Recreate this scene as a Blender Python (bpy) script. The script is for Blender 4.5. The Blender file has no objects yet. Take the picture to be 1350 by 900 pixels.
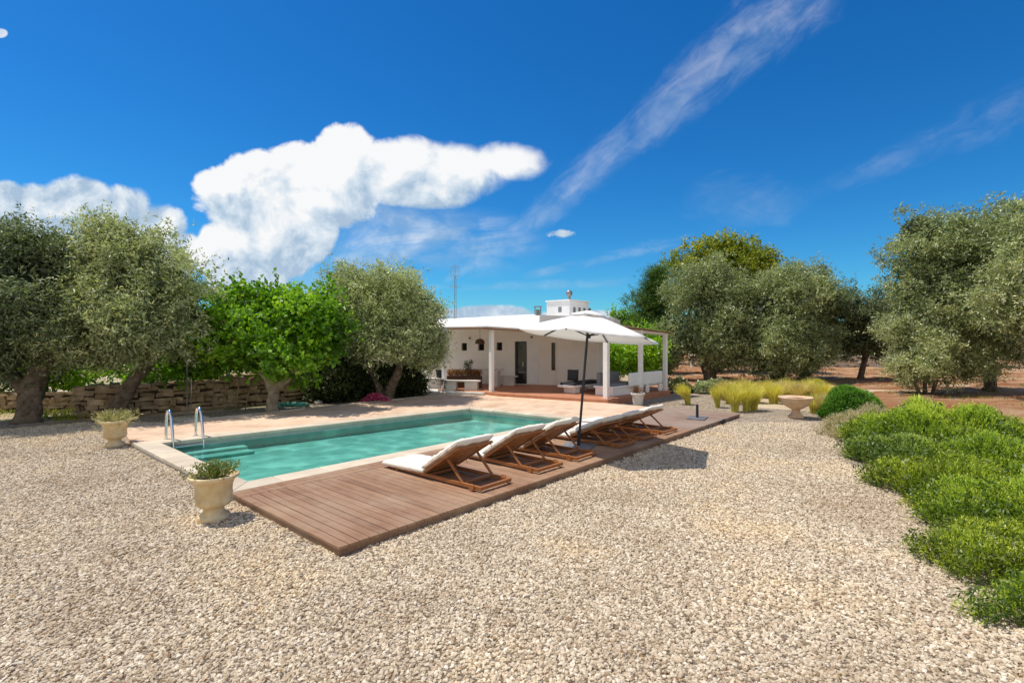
import bpy, bmesh, math, random
import numpy as np
from mathutils import Vector, Matrix, noise as mnoise
from mathutils.geometry import delaunay_2d_cdt

random.seed(7)
rng = np.random.default_rng(11)
sc = bpy.context.scene
col = sc.collection
PI = math.pi
H = 2.1            # camera height in metres
F = 670.0          # focal length of the photograph in its own pixels

# ------------------------------------------------------------------ site grid
C0 = Vector((-1.683, 4.945))
DU = Vector((0.659, 0.752))       # along the pool
DV = Vector((-0.752, 0.659))      # across the pool
def U(u, v):
    p = C0 + DU * u + DV * v
    return (p.x, p.y)
def uv_of(x, y):
    r = Vector((x, y)) - C0
    return r.dot(DU), r.dot(DV)
ROT = math.atan2(DU.y, DU.x)      # site rotation: local x = along pool

# ------------------------------------------------------------------ objects
def link(o, parent=None):
    col.objects.link(o)
    if parent is not None:
        o.parent = parent
    return o
def tag(o, label, cat, group=None):
    o['label'] = label; o['category'] = cat
    if group: o['group'] = group
    return o
def thing(name, label, cat, loc=(0, 0, 0), rz=0.0, group=None):
    o = bpy.data.objects.new(name, None)
    o.empty_display_size = 0.2
    o.location = loc; o.rotation_euler = (0, 0, rz)
    link(o); tag(o, label, cat, group)
    return o

class MB:
    def __init__(s): s.v = []; s.f = []; s.t = []
    def add(s, vs, fs, tone=0.5):
        b = len(s.v)
        s.v += [tuple(p) for p in vs]
        s.t += [tone] * len(vs)
        s.f += [tuple(i + b for i in f) for f in fs]
        return s
    def box(s, x0, x1, y0, y1, z0, z1, M=None, tone=0.5):
        vs = [Vector(p) for p in ((x0,y0,z0),(x1,y0,z0),(x1,y1,z0),(x0,y1,z0),(x0,y0,z1),(x1,y0,z1),(x1,y1,z1),(x0,y1,z1))]
        if M is not None: vs = [M @ p for p in vs]
        return s.add(vs, [(0,3,2,1),(4,5,6,7),(0,1,5,4),(1,2,6,5),(2,3,7,6),(3,0,4,7)], tone)
    def bar(s, a, b, w, h, up=(0, 0, 1), tone=0.5):
        a = Vector(a); b = Vector(b); d = (b - a); L = d.length; d.normalize()
        x = d.cross(Vector(up))
        if x.length < 1e-4: x = d.cross(Vector((1, 0, 0)))
        x.normalize(); z = x.cross(d)
        M = Matrix(((x.x, d.x, z.x, a.x), (x.y, d.y, z.y, a.y), (x.z, d.z, z.z, a.z), (0, 0, 0, 1)))
        return s.box(-w/2, w/2, 0, L, -h/2, h/2, M, tone)
    def tube(s, pts, rad, n=10, cap=True, rough=0.0, tone=0.5):
        pts = [Vector(p) for p in pts]
        if not hasattr(rad, '__len__'): rad = [rad] * len(pts)
        vs = []; fs = []
        prev = None
        for i, p in enumerate(pts):
            d = (pts[min(i+1, len(pts)-1)] - pts[max(i-1, 0)]).normalized()
            if prev is None:
                x = d.cross(Vector((0.3, 0.9, 0.1)))
                if x.length < 1e-3: x = d.cross(Vector((1, 0, 0)))
            else:
                x = prev - d * prev.dot(d)
            x.normalize(); y = d.cross(x); prev = x
            for k in range(n):
                a = 2*PI*k/n
                r = rad[i]
                if rough:
                    r *= 1 + rough * mnoise.noise(Vector((math.cos(a)*1.3 + p.x*2, math.sin(a)*1.3 + p.y*2, p.z*1.7)))
                    r *= 1 + rough*0.5*math.sin(a*4 + p.z*2)
                vs.append(p + (x*math.cos(a) + y*math.sin(a)) * r)
        for i in range(len(pts)-1):
            for k in range(n):
                fs.append((i*n+k, i*n+(k+1) % n, (i+1)*n+(k+1) % n, (i+1)*n+k))
        if cap:
            fs.append(tuple(range(n))[::-1]); fs.append(tuple((len(pts)-1)*n + k for k in range(n)))
        return s.add(vs, fs, tone)
    def lathe(s, prof, n=40, c=(0, 0, 0), flute=None):
        vs = []; fs = []
        for (r, z) in prof:
            for k in range(n):
                a = 2*PI*k/n
                q = r * (flute(z, a) if flute else 1)
                vs.append((c[0] + q*math.cos(a), c[1] + q*math.sin(a), c[2] + z))
        m = len(prof)
        for i in range(m-1):
            for k in range(n):
                fs.append((i*n+k, i*n+(k+1) % n, (i+1)*n+(k+1) % n, (i+1)*n+k))
        fs.append(tuple(range(n))[::-1]); fs.append(tuple((m-1)*n+k for k in range(n)))
        return s.add(vs, fs)
    def prism(s, poly, z0, z1, tone=0.5):
        n = len(poly)
        a = sum(poly[i][0]*poly[(i+1) % n][1] - poly[(i+1) % n][0]*poly[i][1] for i in range(n))
        if a < 0: poly = poly[::-1]
        vs = [(p[0], p[1], z0) for p in poly] + [(p[0], p[1], z1) for p in poly]
        fs = [tuple(range(n))[::-1], tuple(range(n, 2*n))] + [(i, (i+1) % n, n+(i+1) % n, n+i) for i in range(n)]
        return s.add(vs, fs, tone)
    def build(s, name, m, parent=None, bevel=0.0, smooth=False, kind=None, seg=2):
        me = bpy.data.meshes.new(name)
        me.from_pydata(s.v, [], s.f)
        at = me.attributes.new('tone', 'FLOAT', 'POINT')
        at.data.foreach_set('value', s.t)
        me.materials.append(m)
        if smooth: me.polygons.foreach_set('use_smooth', [True]*len(me.polygons))
        o = bpy.data.objects.new(name, me)
        link(o, parent)
        if bevel:
            b = o.modifiers.new('bevel', 'BEVEL'); b.width = bevel; b.segments = seg; b.limit_method = 'ANGLE'; b.angle_limit = math.radians(40)
        if kind: o['kind'] = kind
        return o

def quads_object(name, V, m, tone, parent=None, k=4):
    """V: (N,k,3) polygons"""
    N = V.shape[0]
    me = bpy.data.meshes.new(name)
    me.vertices.add(N*k); me.vertices.foreach_set('co', V.reshape(-1).astype(np.float32))
    me.loops.add(N*k); me.loops.foreach_set('vertex_index', np.arange(N*k, dtype=np.int32))
    me.polygons.add(N); me.polygons.foreach_set('loop_start', np.arange(0, N*k, k, dtype=np.int32))
    me.polygons.foreach_set('loop_total', np.full(N, k, dtype=np.int32))
    at = me.attributes.new('tone', 'FLOAT', 'POINT')
    at.data.foreach_set('value', np.repeat(tone, k).astype(np.float32))
    me.update(calc_edges=True)
    me.materials.append(m)
    o = bpy.data.objects.new(name, me)
    return link(o, parent)

# ------------------------------------------------------------------ materials
def newmat(name):
    m = bpy.data.materials.new(name); m.use_nodes = True
    nt = m.node_tree; nt.nodes.clear()
    out = nt.nodes.new('ShaderNodeOutputMaterial')
    return m, nt, out
def N(nt, typ, **kw):
    n = nt.nodes.new(typ)
    for k, v in kw.items(): setattr(n, k, v)
    return n
def ramp(nt, stops, fac):
    r = N(nt, 'ShaderNodeValToRGB')
    el = r.color_ramp.elements
    while len(el) < len(stops): el.new(0.5)
    for e, (p, c) in zip(el, stops):
        e.position = p; e.color = (*c, 1)
    nt.links.new(fac, r.inputs['Fac'])
    return r.outputs['Color']
def noise_tex(nt, scale, detail=6, rough=0.6, coord='Object', vec=None):
    n = N(nt, 'ShaderNodeTexNoise')
    n.inputs['Scale'].default_value = scale; n.inputs['Detail'].default_value = detail; n.inputs['Roughness'].default_value = rough
    if vec is None:
        tc = N(nt, 'ShaderNodeTexCoord'); vec = tc.outputs[coord]
    nt.links.new(vec, n.inputs['Vector'])
    return n.outputs['Fac']
def mixc(nt, fac, a, b, mode='MIX'):
    m = N(nt, 'ShaderNodeMix', data_type='RGBA', blend_type=mode)
    for sock, val in ((m.inputs[0], fac), (m.inputs[6], a), (m.inputs[7], b)):
        if isinstance(val, (int, float)): sock.default_value = val
        elif isinstance(val, tuple): sock.default_value = (*val, 1) if len(val) == 3 else val
        else: nt.links.new(val, sock)
    return m.outputs[2]
def principled(nt, out, color, rough=0.7, metal=0.0, spec=0.3, bump=None, bstr=0.3, bdist=0.01):
    p = N(nt, 'ShaderNodeBsdfPrincipled')
    if isinstance(color, tuple): p.inputs['Base Color'].default_value = (*color, 1)
    else: nt.links.new(color, p.inputs['Base Color'])
    if isinstance(rough, (int, float)): p.inputs['Roughness'].default_value = rough
    else: nt.links.new(rough, p.inputs['Roughness'])
    p.inputs['Metallic'].default_value = metal
    p.inputs['Specular IOR Level'].default_value = spec
    if bump is not None:
        b = N(nt, 'ShaderNodeBump'); b.inputs['Strength'].default_value = bstr; b.inputs['Distance'].default_value = bdist
        nt.links.new(bump, b.inputs['Height']); nt.links.new(b.outputs['Normal'], p.inputs['Normal'])
    nt.links.new(p.outputs[0], out.inputs['Surface'])
    return p
def mat(name, c1, c2, scale=8, rough=0.75, metal=0.0, spec=0.3, bscale=40, bstr=0.25, bdist=0.005, tone=False, detail=6):
    m, nt, out = newmat(name)
    f = noise_tex(nt, scale, detail)
    c = ramp(nt, [(0.3, c1), (0.7, c2)], f)
    if tone:
        a = N(nt, 'ShaderNodeAttribute', attribute_name='tone')
        g = ramp(nt, [(0, (0.55, 0.55, 0.55)), (0.5, (1, 1, 1)), (1, (1.45, 1.42, 1.4))], a.outputs['Fac'])
        c = mixc(nt, 1.0, c, g, 'MULTIPLY')
    principled(nt, out, c, rough, metal, spec, noise_tex(nt, bscale, 4), bstr, bdist)
    return m

def leafmat(name, dark, mid, light, back=None, trans=0.35, gloss=0.08):
    m, nt, out = newmat(name)
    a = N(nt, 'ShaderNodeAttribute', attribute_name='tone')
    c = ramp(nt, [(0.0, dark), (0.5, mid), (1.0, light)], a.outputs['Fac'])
    if back is not None:
        g = N(nt, 'ShaderNodeNewGeometry')
        c = mixc(nt, g.outputs['Backfacing'], c, mixc(nt, 0.6, c, back))
    d = N(nt, 'ShaderNodeBsdfDiffuse'); t = N(nt, 'ShaderNodeBsdfTranslucent'); gl = N(nt, 'ShaderNodeBsdfGlossy')
    gl.inputs['Roughness'].default_value = 0.45
    nt.links.new(c, d.inputs['Color'])
    tc = mixc(nt, 1.0, c, (1.25, 1.3, 0.6), 'MULTIPLY')
    nt.links.new(tc, t.inputs['Color'])
    m1 = N(nt, 'ShaderNodeMixShader'); m1.inputs[0].default_value = trans
    nt.links.new(d.outputs[0], m1.inputs[1]); nt.links.new(t.outputs[0], m1.inputs[2])
    m2 = N(nt, 'ShaderNodeMixShader'); m2.inputs[0].default_value = gloss
    nt.links.new(m1.outputs[0], m2.inputs[1]); nt.links.new(gl.outputs[0], m2.inputs[2])
    nt.links.new(m2.outputs[0], out.inputs['Surface'])
    return m

M = {}
M['white'] = mat('white_lime_wash', (0.80, 0.785, 0.76), (0.88, 0.87, 0.85), 1.7, 0.85, bscale=9, bstr=0.25, bdist=0.02)
M['warmwhite'] = mat('warm_lit_plaster', (0.84, 0.785, 0.70), (0.93, 0.885, 0.81), 1.4, 0.9, bscale=7, bstr=0.35, bdist=0.02)  # white plaster, warm bounce light under the porch put into its colour
M['stonewhite'] = mat('pale_cut_stone', (0.55, 0.52, 0.47), (0.68, 0.65, 0.60), 6, 0.85)
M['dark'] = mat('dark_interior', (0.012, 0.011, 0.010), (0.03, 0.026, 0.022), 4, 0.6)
M['brownwood'] = mat('brown_shutter_wood', (0.07, 0.035, 0.02), (0.11, 0.06, 0.035), 12, 0.6)
M['reed'] = mat('reed_mat', (0.16, 0.105, 0.06), (0.30, 0.21, 0.13), 25, 0.9, bscale=60, bstr=0.6)
M['oak'] = mat('rafter_wood', (0.22, 0.13, 0.075), (0.34, 0.21, 0.13), 14, 0.7)
M['terracotta'] = mat('terracotta_floor', (0.40, 0.17, 0.095), (0.52, 0.24, 0.14), 3, 0.65)
M['metal'] = mat('dark_grey_metal', (0.035, 0.037, 0.042), (0.055, 0.057, 0.062), 10, 0.45, 0.4, bstr=0.05)
M['zinc'] = mat('weathered_zinc', (0.22, 0.22, 0.22), (0.34, 0.34, 0.35), 9, 0.5, 0.6, bstr=0.05)
M['steel'] = mat('polished_steel', (0.66, 0.66, 0.67), (0.76, 0.76, 0.77), 20, 0.14, 1.0, bstr=0.02)
M['canvas'] = mat('white_canvas', (0.76, 0.75, 0.73), (0.84, 0.83, 0.81), 3, 0.9, bscale=220, bstr=0.15, bdist=0.002)
M['urnstone'] = mat('aged_limestone', (0.56, 0.39, 0.18), (0.84, 0.70, 0.45), 4, 0.9, bscale=30, bstr=0.5, bdist=0.01)
M['urnpink'] = mat('aged_pink_stone', (0.55, 0.34, 0.19), (0.74, 0.56, 0.38), 5, 0.9, bscale=30, bstr=0.5, bdist=0.01)
M['potsoil'] = mat('potting_soil', (0.04, 0.028, 0.018), (0.08, 0.055, 0.035), 20, 0.95)
M['grey'] = mat('grey_fabric', (0.17, 0.165, 0.165), (0.24, 0.235, 0.235), 5, 0.95, bscale=200, bstr=0.2)
M['charcoal'] = mat('charcoal_fabric', (0.03, 0.03, 0.035), (0.05, 0.05, 0.055), 5, 0.95, bscale=200, bstr=0.2)
M['bark'] = mat('olive_bark', (0.07, 0.052, 0.036), (0.26, 0.20, 0.14), 7, 0.95, bscale=16, bstr=0.9, bdist=0.05)
M['palebark'] = mat('pale_bark', (0.22, 0.17, 0.11), (0.48, 0.39, 0.27), 6, 0.95, bscale=16, bstr=0.8, bdist=0.04)
M['coping'] = mat('coping_stone', (0.52, 0.43, 0.32), (0.68, 0.59, 0.46), 2.5, 0.75, bscale=35, bstr=0.3, tone=True)
M['hose'] = mat('green_hose', (0.06, 0.28, 0.20), (0.09, 0.36, 0.26), 5, 0.4)

# teak: grain along the local y axis
def woodmat(name, c1, c2, sx=14, sy=0.9, rough=0.55, spec=0.35, dirt=None):
    m, nt, out = newmat(name)
    tc = N(nt, 'ShaderNodeTexCoord'); mp = N(nt, 'ShaderNodeMapping')
    mp.inputs['Scale'].default_value = (sx, sy, sx)
    nt.links.new(tc.outputs['Object'], mp.inputs['Vector'])
    f = noise_tex(nt, 3.0, 7, 0.62, vec=mp.outputs['Vector'])
    c = ramp(nt, [(0.3, c1), (0.72, c2)], f)
    a = N(nt, 'ShaderNodeAttribute', attribute_name='tone')
    g = ramp(nt, [(0, (0.62, 0.60, 0.60)), (0.5, (1, 1, 1)), (1, (1.3, 1.3, 1.32))], a.outputs['Fac'])
    c = mixc(nt, 1.0, c, g, 'MULTIPLY')
    if dirt is not None:
        d = noise_tex(nt, 0.9, 5, 0.65, vec=tc.outputs['Object'])
        c = mixc(nt, ramp(nt, [(0.42, (0, 0, 0)), (0.68, (0.75, 0.75, 0.75))], d), c, dirt)
    principled(nt, out, c, rough, 0, spec, f, 0.25, 0.004)
    return m
M['teak'] = woodmat('oiled_teak', (0.24, 0.080, 0.022), (0.48, 0.20, 0.066), rough=0.45)
M['deckwood'] = woodmat('deck_hardwood', (0.225, 0.118, 0.066), (0.365, 0.212, 0.126), 10, 0.6, 0.62, 0.3, dirt=(0.43, 0.305, 0.205))
M['greydeck'] = woodmat('weathered_deck_hardwood', (0.21, 0.135, 0.10), (0.33, 0.23, 0.175), 10, 0.6, 0.7, 0.25, dirt=(0.33, 0.26, 0.21))

# cushion canvas
m, nt, out = newmat('cushion_canvas')
c = ramp(nt, [(0.3, (0.76, 0.69, 0.59)), (0.7, (0.86, 0.80, 0.71))], noise_tex(nt, 4, 6))
principled(nt, out, c, 0.95, 0, 0.15, noise_tex(nt, 26, 6, 0.7), 0.5, 0.012)
M['cushion'] = m
m, nt, out = newmat('shaded_cushion_edge')  # tan of the cushion edges, their shadow put into the colour
c = ramp(nt, [(0.3, (0.46, 0.35, 0.26)), (0.7, (0.66, 0.54, 0.43))], noise_tex(nt, 9, 6))
principled(nt, out, c, 0.95, 0, 0.15, noise_tex(nt, 26, 6, 0.7), 0.6, 0.015)
M['cushionshade'] = m

# gravel sheet
def gravel_sheet():
    m, nt, out = newmat('limestone_gravel')
    tc = N(nt, 'ShaderNodeTexCoord')
    v = N(nt, 'ShaderNodeTexVoronoi'); v.inputs['Scale'].default_value = 34; v.inputs['Randomness'].default_value = 1
    nt.links.new(tc.outputs['Object'], v.inputs['Vector'])
    sep = N(nt, 'ShaderNodeSeparateColor'); nt.links.new(v.outputs['Color'], sep.inputs[0])
    base = ramp(nt, [(0.0, (0.30, 0.235, 0.165)), (0.35, (0.47, 0.395, 0.30)), (0.7, (0.58, 0.505, 0.40)), (1, (0.70, 0.63, 0.53))], sep.outputs[0])
    gap = ramp(nt, [(0.0, (1, 1, 1)), (0.38, (0.92, 0.92, 0.92)), (0.66, (0.26, 0.21, 0.17))], v.outputs['Distance'])
    c = mixc(nt, 0.85, base, gap, 'MULTIPLY')
    big = ramp(nt, [(0.32, (0.86, 0.82, 0.78)), (0.55, (1, 1, 1)), (0.74, (1.06, 1.02, 0.95))], noise_tex(nt, 0.35, 5, 0.6, vec=tc.outputs['Object']))
    c = mixc(nt, 1.0, c, big, 'MULTIPLY')
    inv = N(nt, 'ShaderNodeMath', operation='SUBTRACT'); inv.inputs[0].default_value = 1; nt.links.new(v.outputs['Distance'], inv.inputs[1])
    principled(nt, out, c, 0.95, 0, 0.1, inv.outputs[0], 0.9, 0.02)
    return m
M['gravel'] = gravel_sheet()
m, nt, out = newmat('limestone_chip')
a = N(nt, 'ShaderNodeAttribute', attribute_name='rnd', attribute_type='INSTANCER')
c = ramp(nt, [(0, (0.28, 0.20, 0.125)), (0.15, (0.45, 0.355, 0.245)), (0.5, (0.585, 0.485, 0.355)), (0.85, (0.68, 0.585, 0.44)), (1, (0.80, 0.725, 0.60))], a.outputs['Fac'])
g = N(nt, 'ShaderNodeNewGeometry')
big = ramp(nt, [(0.30, (0.78, 0.73, 0.68)), (0.5, (1, 1, 1)), (0.70, (1.12, 1.05, 0.90))], noise_tex(nt, 0.55, 5, 0.6, vec=g.outputs['Position']))
c = mixc(nt, 1.0, c, big, 'MULTIPLY')
principled(nt, out, c, 0.9, 0, 0.15)
M['chip'] = m

# red soil
m, nt, out = newmat('red_soil')
tc = N(nt, 'ShaderNodeTexCoord')
c = ramp(nt, [(0.28, (0.16, 0.055, 0.022)), (0.46, (0.42, 0.175, 0.075)), (0.58, (0.50, 0.27, 0.14)), (0.74, (0.66, 0.46, 0.29))], noise_tex(nt, 0.55, 9, 0.68, vec=tc.outputs['Object']))
mpp = N(nt, 'ShaderNodeMapping'); mpp.inputs['Scale'].default_value = (0.12, 0.9, 1); nt.links.new(tc.outputs['Object'], mpp.inputs['Vector'])
st = ramp(nt, [(0.42, (0, 0, 0)), (0.6, (1, 1, 1))], noise_tex(nt, 1.0, 5, 0.6, vec=mpp.outputs['Vector']))
c = mixc(nt, 0.5, c, mixc(nt, st, (0.36, 0.155, 0.07), (0.74, 0.54, 0.35)))
principled(nt, out, c, 0.95, 0, 0.1, noise_tex(nt, 4, 9, 0.75, vec=tc.outputs['Object']), 1.0, 0.22)
M['soil'] = m
# open country
m, nt, out = newmat('dry_field')
tc = N(nt, 'ShaderNodeTexCoord')
c = ramp(nt, [(0.3, (0.28, 0.20, 0.11)), (0.5, (0.50, 0.40, 0.27)), (0.72, (0.62, 0.53, 0.39))], noise_tex(nt, 0.22, 9, 0.65, vec=tc.outputs['Object']))
gr = ramp(nt, [(0.52, (0, 0, 0)), (0.62, (0.7, 0.7, 0.7))], noise_tex(nt, 0.5, 6, 0.7, vec=tc.outputs['Object']))
c = mixc(nt, gr, c, (0.13, 0.16, 0.05))
principled(nt, out, c, 0.95, 0, 0.1, noise_tex(nt, 5, 8, 0.7, vec=tc.outputs['Object']), 0.6, 0.06)
M['field'] = m
# terrace tiles
def tilemat(name, c1, c2, grout, sx, sy, rz, strength=0.25):
    m, nt, out = newmat(name)
    tc = N(nt, 'ShaderNodeTexCoord'); mp = N(nt, 'ShaderNodeMapping')
    mp.inputs['Rotation'].default_value = (0, 0, rz)
    nt.links.new(tc.outputs['Object'], mp.inputs['Vector'])
    b = N(nt, 'ShaderNodeTexBrick')
    b.inputs['Scale'].default_value = 1.0; b.inputs['Brick Width'].default_value = sx; b.inputs['Row Height'].default_value = sy
    b.inputs['Mortar Size'].default_value = 0.006; b.offset = 0.5
    b.inputs['Color1'].default_value = (*c1, 1); b.inputs['Color2'].default_value = (*c2, 1); b.inputs['Mortar'].default_value = (*grout, 1)
    nt.links.new(mp.outputs[0], b.inputs['Vector'])
    d = ramp(nt, [(0.28, (0.72, 0.68, 0.65)), (0.5, (1, 1, 1)), (0.75, (1.12, 1.13, 1.15))], noise_tex(nt, 1.1, 7, 0.65, vec=tc.outputs['Object']))
    c = mixc(nt, 1.0, b.outputs['Color'], d, 'MULTIPLY')
    principled(nt, out, c, 0.8, 0, 0.25, noise_tex(nt, 30, 4, vec=tc.outputs['Object']), strength, 0.004)
    return m
M['terrace'] = tilemat('terracotta_paving', (0.65, 0.45, 0.31), (0.71, 0.53, 0.385), (0.56, 0.42, 0.31), 0.4, 0.2, -ROT)

# pool plaster and water
m, nt, out = newmat('pool_plaster')
tc = N(nt, 'ShaderNodeTexCoord')
sx = N(nt, 'ShaderNodeSeparateXYZ'); nt.links.new(tc.outputs['Object'], sx.inputs[0])
depth = N(nt, 'ShaderNodeMapRange'); depth.inputs['From Min'].default_value = -0.06; depth.inputs['From Max'].default_value = -0.03
nt.links.new(sx.outputs['Z'], depth.inputs['Value'])
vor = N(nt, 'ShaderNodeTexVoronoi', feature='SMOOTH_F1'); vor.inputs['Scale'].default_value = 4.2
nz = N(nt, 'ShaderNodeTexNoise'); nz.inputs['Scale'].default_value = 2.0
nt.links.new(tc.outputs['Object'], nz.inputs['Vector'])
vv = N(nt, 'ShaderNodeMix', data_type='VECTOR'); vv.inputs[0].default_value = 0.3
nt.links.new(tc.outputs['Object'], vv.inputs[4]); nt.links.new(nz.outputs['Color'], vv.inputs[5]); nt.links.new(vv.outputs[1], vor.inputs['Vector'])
painted_caustics = ramp(nt, [(0.15, (0.78, 0.82, 0.82)), (0.45, (0.98, 0.98, 0.98)), (0.72, (1.6, 1.42, 1.36))], vor.outputs['Distance'])  # caustic light pattern painted into the underwater plaster colour
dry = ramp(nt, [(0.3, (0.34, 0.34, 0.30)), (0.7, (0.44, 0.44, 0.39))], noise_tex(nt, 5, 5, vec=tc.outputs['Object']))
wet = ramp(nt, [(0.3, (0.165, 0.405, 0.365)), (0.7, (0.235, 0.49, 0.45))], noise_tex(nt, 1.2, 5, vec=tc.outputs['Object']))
c = mixc(nt, depth.outputs[0], mixc(nt, 1.0, wet, painted_caustics, 'MULTIPLY'), dry)
principled(nt, out, c, 0.85, 0, 0.2)
M['plaster'] = m
m, nt, out = newmat('pool_water')
tc = N(nt, 'ShaderNodeTexCoord')
bn = N(nt, 'ShaderNodeBump'); bn.inputs['Strength'].default_value = 0.24; bn.inputs['Distance'].default_value = 0.03
ad = N(nt, 'ShaderNodeMath', operation='ADD')
nt.links.new(noise_tex(nt, 7, 4, 0.55, vec=tc.outputs['Object']), ad.inputs[0]); nt.links.new(noise_tex(nt, 2.2, 2, vec=tc.outputs['Object']), ad.inputs[1])
nt.links.new(ad.outputs[0], bn.inputs['Height'])
tr = N(nt, 'ShaderNodeBsdfTransparent'); tr.inputs['Color'].default_value = (0.74, 0.955, 0.93, 1)
gl = N(nt, 'ShaderNodeBsdfGlossy'); gl.inputs['Roughness'].default_value = 0.03
fr = N(nt, 'ShaderNodeFresnel'); fr.inputs['IOR'].default_value = 1.33
mx = N(nt, 'ShaderNodeMixShader')
nt.links.new(bn.outputs[0], gl.inputs['Normal']); nt.links.new(bn.outputs[0], fr.inputs['Normal'])
nt.links.new(fr.outputs[0], mx.inputs[0]); nt.links.new(tr.outputs[0], mx.inputs[1]); nt.links.new(gl.outputs[0], mx.inputs[2])
nt.links.new(mx.outputs[0], out.inputs['Surface'])
M['water'] = m
# glass
m, nt, out = newmat('dark_window_glass')
principled(nt, out, (0.02, 0.024, 0.024), 0.05, 0, 0.6)
M['glass'] = m
# dry stone masonry of separate stones
M['drystone'] = mat('dry_stone', (0.22, 0.145, 0.075), (0.50, 0.38, 0.24), 3.5, 0.95, bscale=22, bstr=0.8, bdist=0.02, tone=True)
M['palestone'] = mat('pale_dry_stone', (0.42, 0.36, 0.28), (0.60, 0.54, 0.45), 2.5, 0.95, bscale=12, bstr=0.8, bdist=0.03, tone=True)

# foliage
M['olive'] = leafmat('olive_leaf', (0.052, 0.076, 0.022), (0.285, 0.355, 0.135), (0.62, 0.66, 0.35), (0.42, 0.47, 0.29), 0.30, 0.05)
M['olivedark'] = leafmat('dark_olive_leaf', (0.034, 0.052, 0.018), (0.135, 0.190, 0.082), (0.33, 0.39, 0.20), (0.27, 0.32, 0.19), 0.28, 0.05)  # darker leaf colours than the plain olive
M['olivepale'] = leafmat('silvery_olive_leaf', (0.075, 0.100, 0.030), (0.395, 0.465, 0.185), (0.74, 0.76, 0.42), (0.52, 0.55, 0.36), 0.30, 0.05)
M['bright'] = leafmat('broad_green_leaf', (0.055, 0.140, 0.008), (0.200, 0.410, 0.018), (0.45, 0.66, 0.05), None, 0.45, 0.04)
M['yellowgreen'] = leafmat('yellow_green_leaf', (0.08, 0.115, 0.012), (0.25, 0.31, 0.026), (0.54, 0.50, 0.045), None, 0.4, 0.03)
M['conifer'] = leafmat('conifer_needle', (0.035, 0.075, 0.012), (0.095, 0.185, 0.03), (0.21, 0.33, 0.055), None, 0.25, 0.03)
M['hedge'] = leafmat('dark_hedge_leaf', (0.020, 0.030, 0.009), (0.05, 0.07, 0.018), (0.11, 0.14, 0.03), None, 0.25, 0.04)
M['rosemary'] = leafmat('rosemary_needle', (0.060, 0.110, 0.010), (0.300, 0.460, 0.028), (0.72, 0.82, 0.11), None, 0.38, 0.04)
M['rosemarygrey'] = leafmat('grey_green_rosemary_needle', (0.060, 0.105, 0.018), (0.280, 0.410, 0.055), (0.62, 0.72, 0.18), None, 0.35, 0.04)
M['rosemaryyellow'] = leafmat('yellow_green_rosemary_needle', (0.080, 0.120, 0.010), (0.345, 0.470, 0.026), (0.74, 0.80, 0.10), None, 0.38, 0.04)
M['clipped'] = leafmat('clipped_shrub_leaf', (0.035, 0.115, 0.008), (0.10, 0.27, 0.018), (0.24, 0.45, 0.05), None, 0.32, 0.04)
M['dryshrub'] = leafmat('dry_grey_shrub', (0.20, 0.18, 0.08), (0.43, 0.38, 0.20), (0.66, 0.58, 0.38), None, 0.3, 0.02)
M['feather'] = leafmat('feather_grass', (0.34, 0.33, 0.040), (0.68, 0.61, 0.110), (0.90, 0.82, 0.36), None, 0.4, 0.02)
M['drygrass'] = leafmat('dry_grass', (0.36, 0.28, 0.10), (0.62, 0.50, 0.20), (0.80, 0.68, 0.38), None, 0.35, 0.02)
M['greygrass'] = leafmat('pot_plant_leaf', (0.18, 0.19, 0.08), (0.38, 0.37, 0.17), (0.62, 0.54, 0.34), None, 0.3, 0.02)
M['potgreen'] = leafmat('pot_shrub_leaf', (0.04, 0.055, 0.014), (0.14, 0.18, 0.035), (0.32, 0.36, 0.08), None, 0.35, 0.04)
M['pink'] = leafmat('pink_petal', (0.40, 0.04, 0.14), (0.62, 0.09, 0.25), (0.75, 0.22, 0.40), None, 0.3, 0.03)
M['yellowflower'] = leafmat('yellow_petal', (0.36, 0.36, 0.02), (0.70, 0.62, 0.03), (0.82, 0.74, 0.05), None, 0.3, 0.03)
M['whiteflower'] = leafmat('white_petal', (0.10, 0.16, 0.05), (0.55, 0.58, 0.42), (0.82, 0.82, 0.77), None, 0.3, 0.03)
M['rust'] = leafmat('rust_plant', (0.14, 0.05, 0.015), (0.30, 0.13, 0.035), (0.42, 0.27, 0.08), None, 0.3, 0.03)

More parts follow.
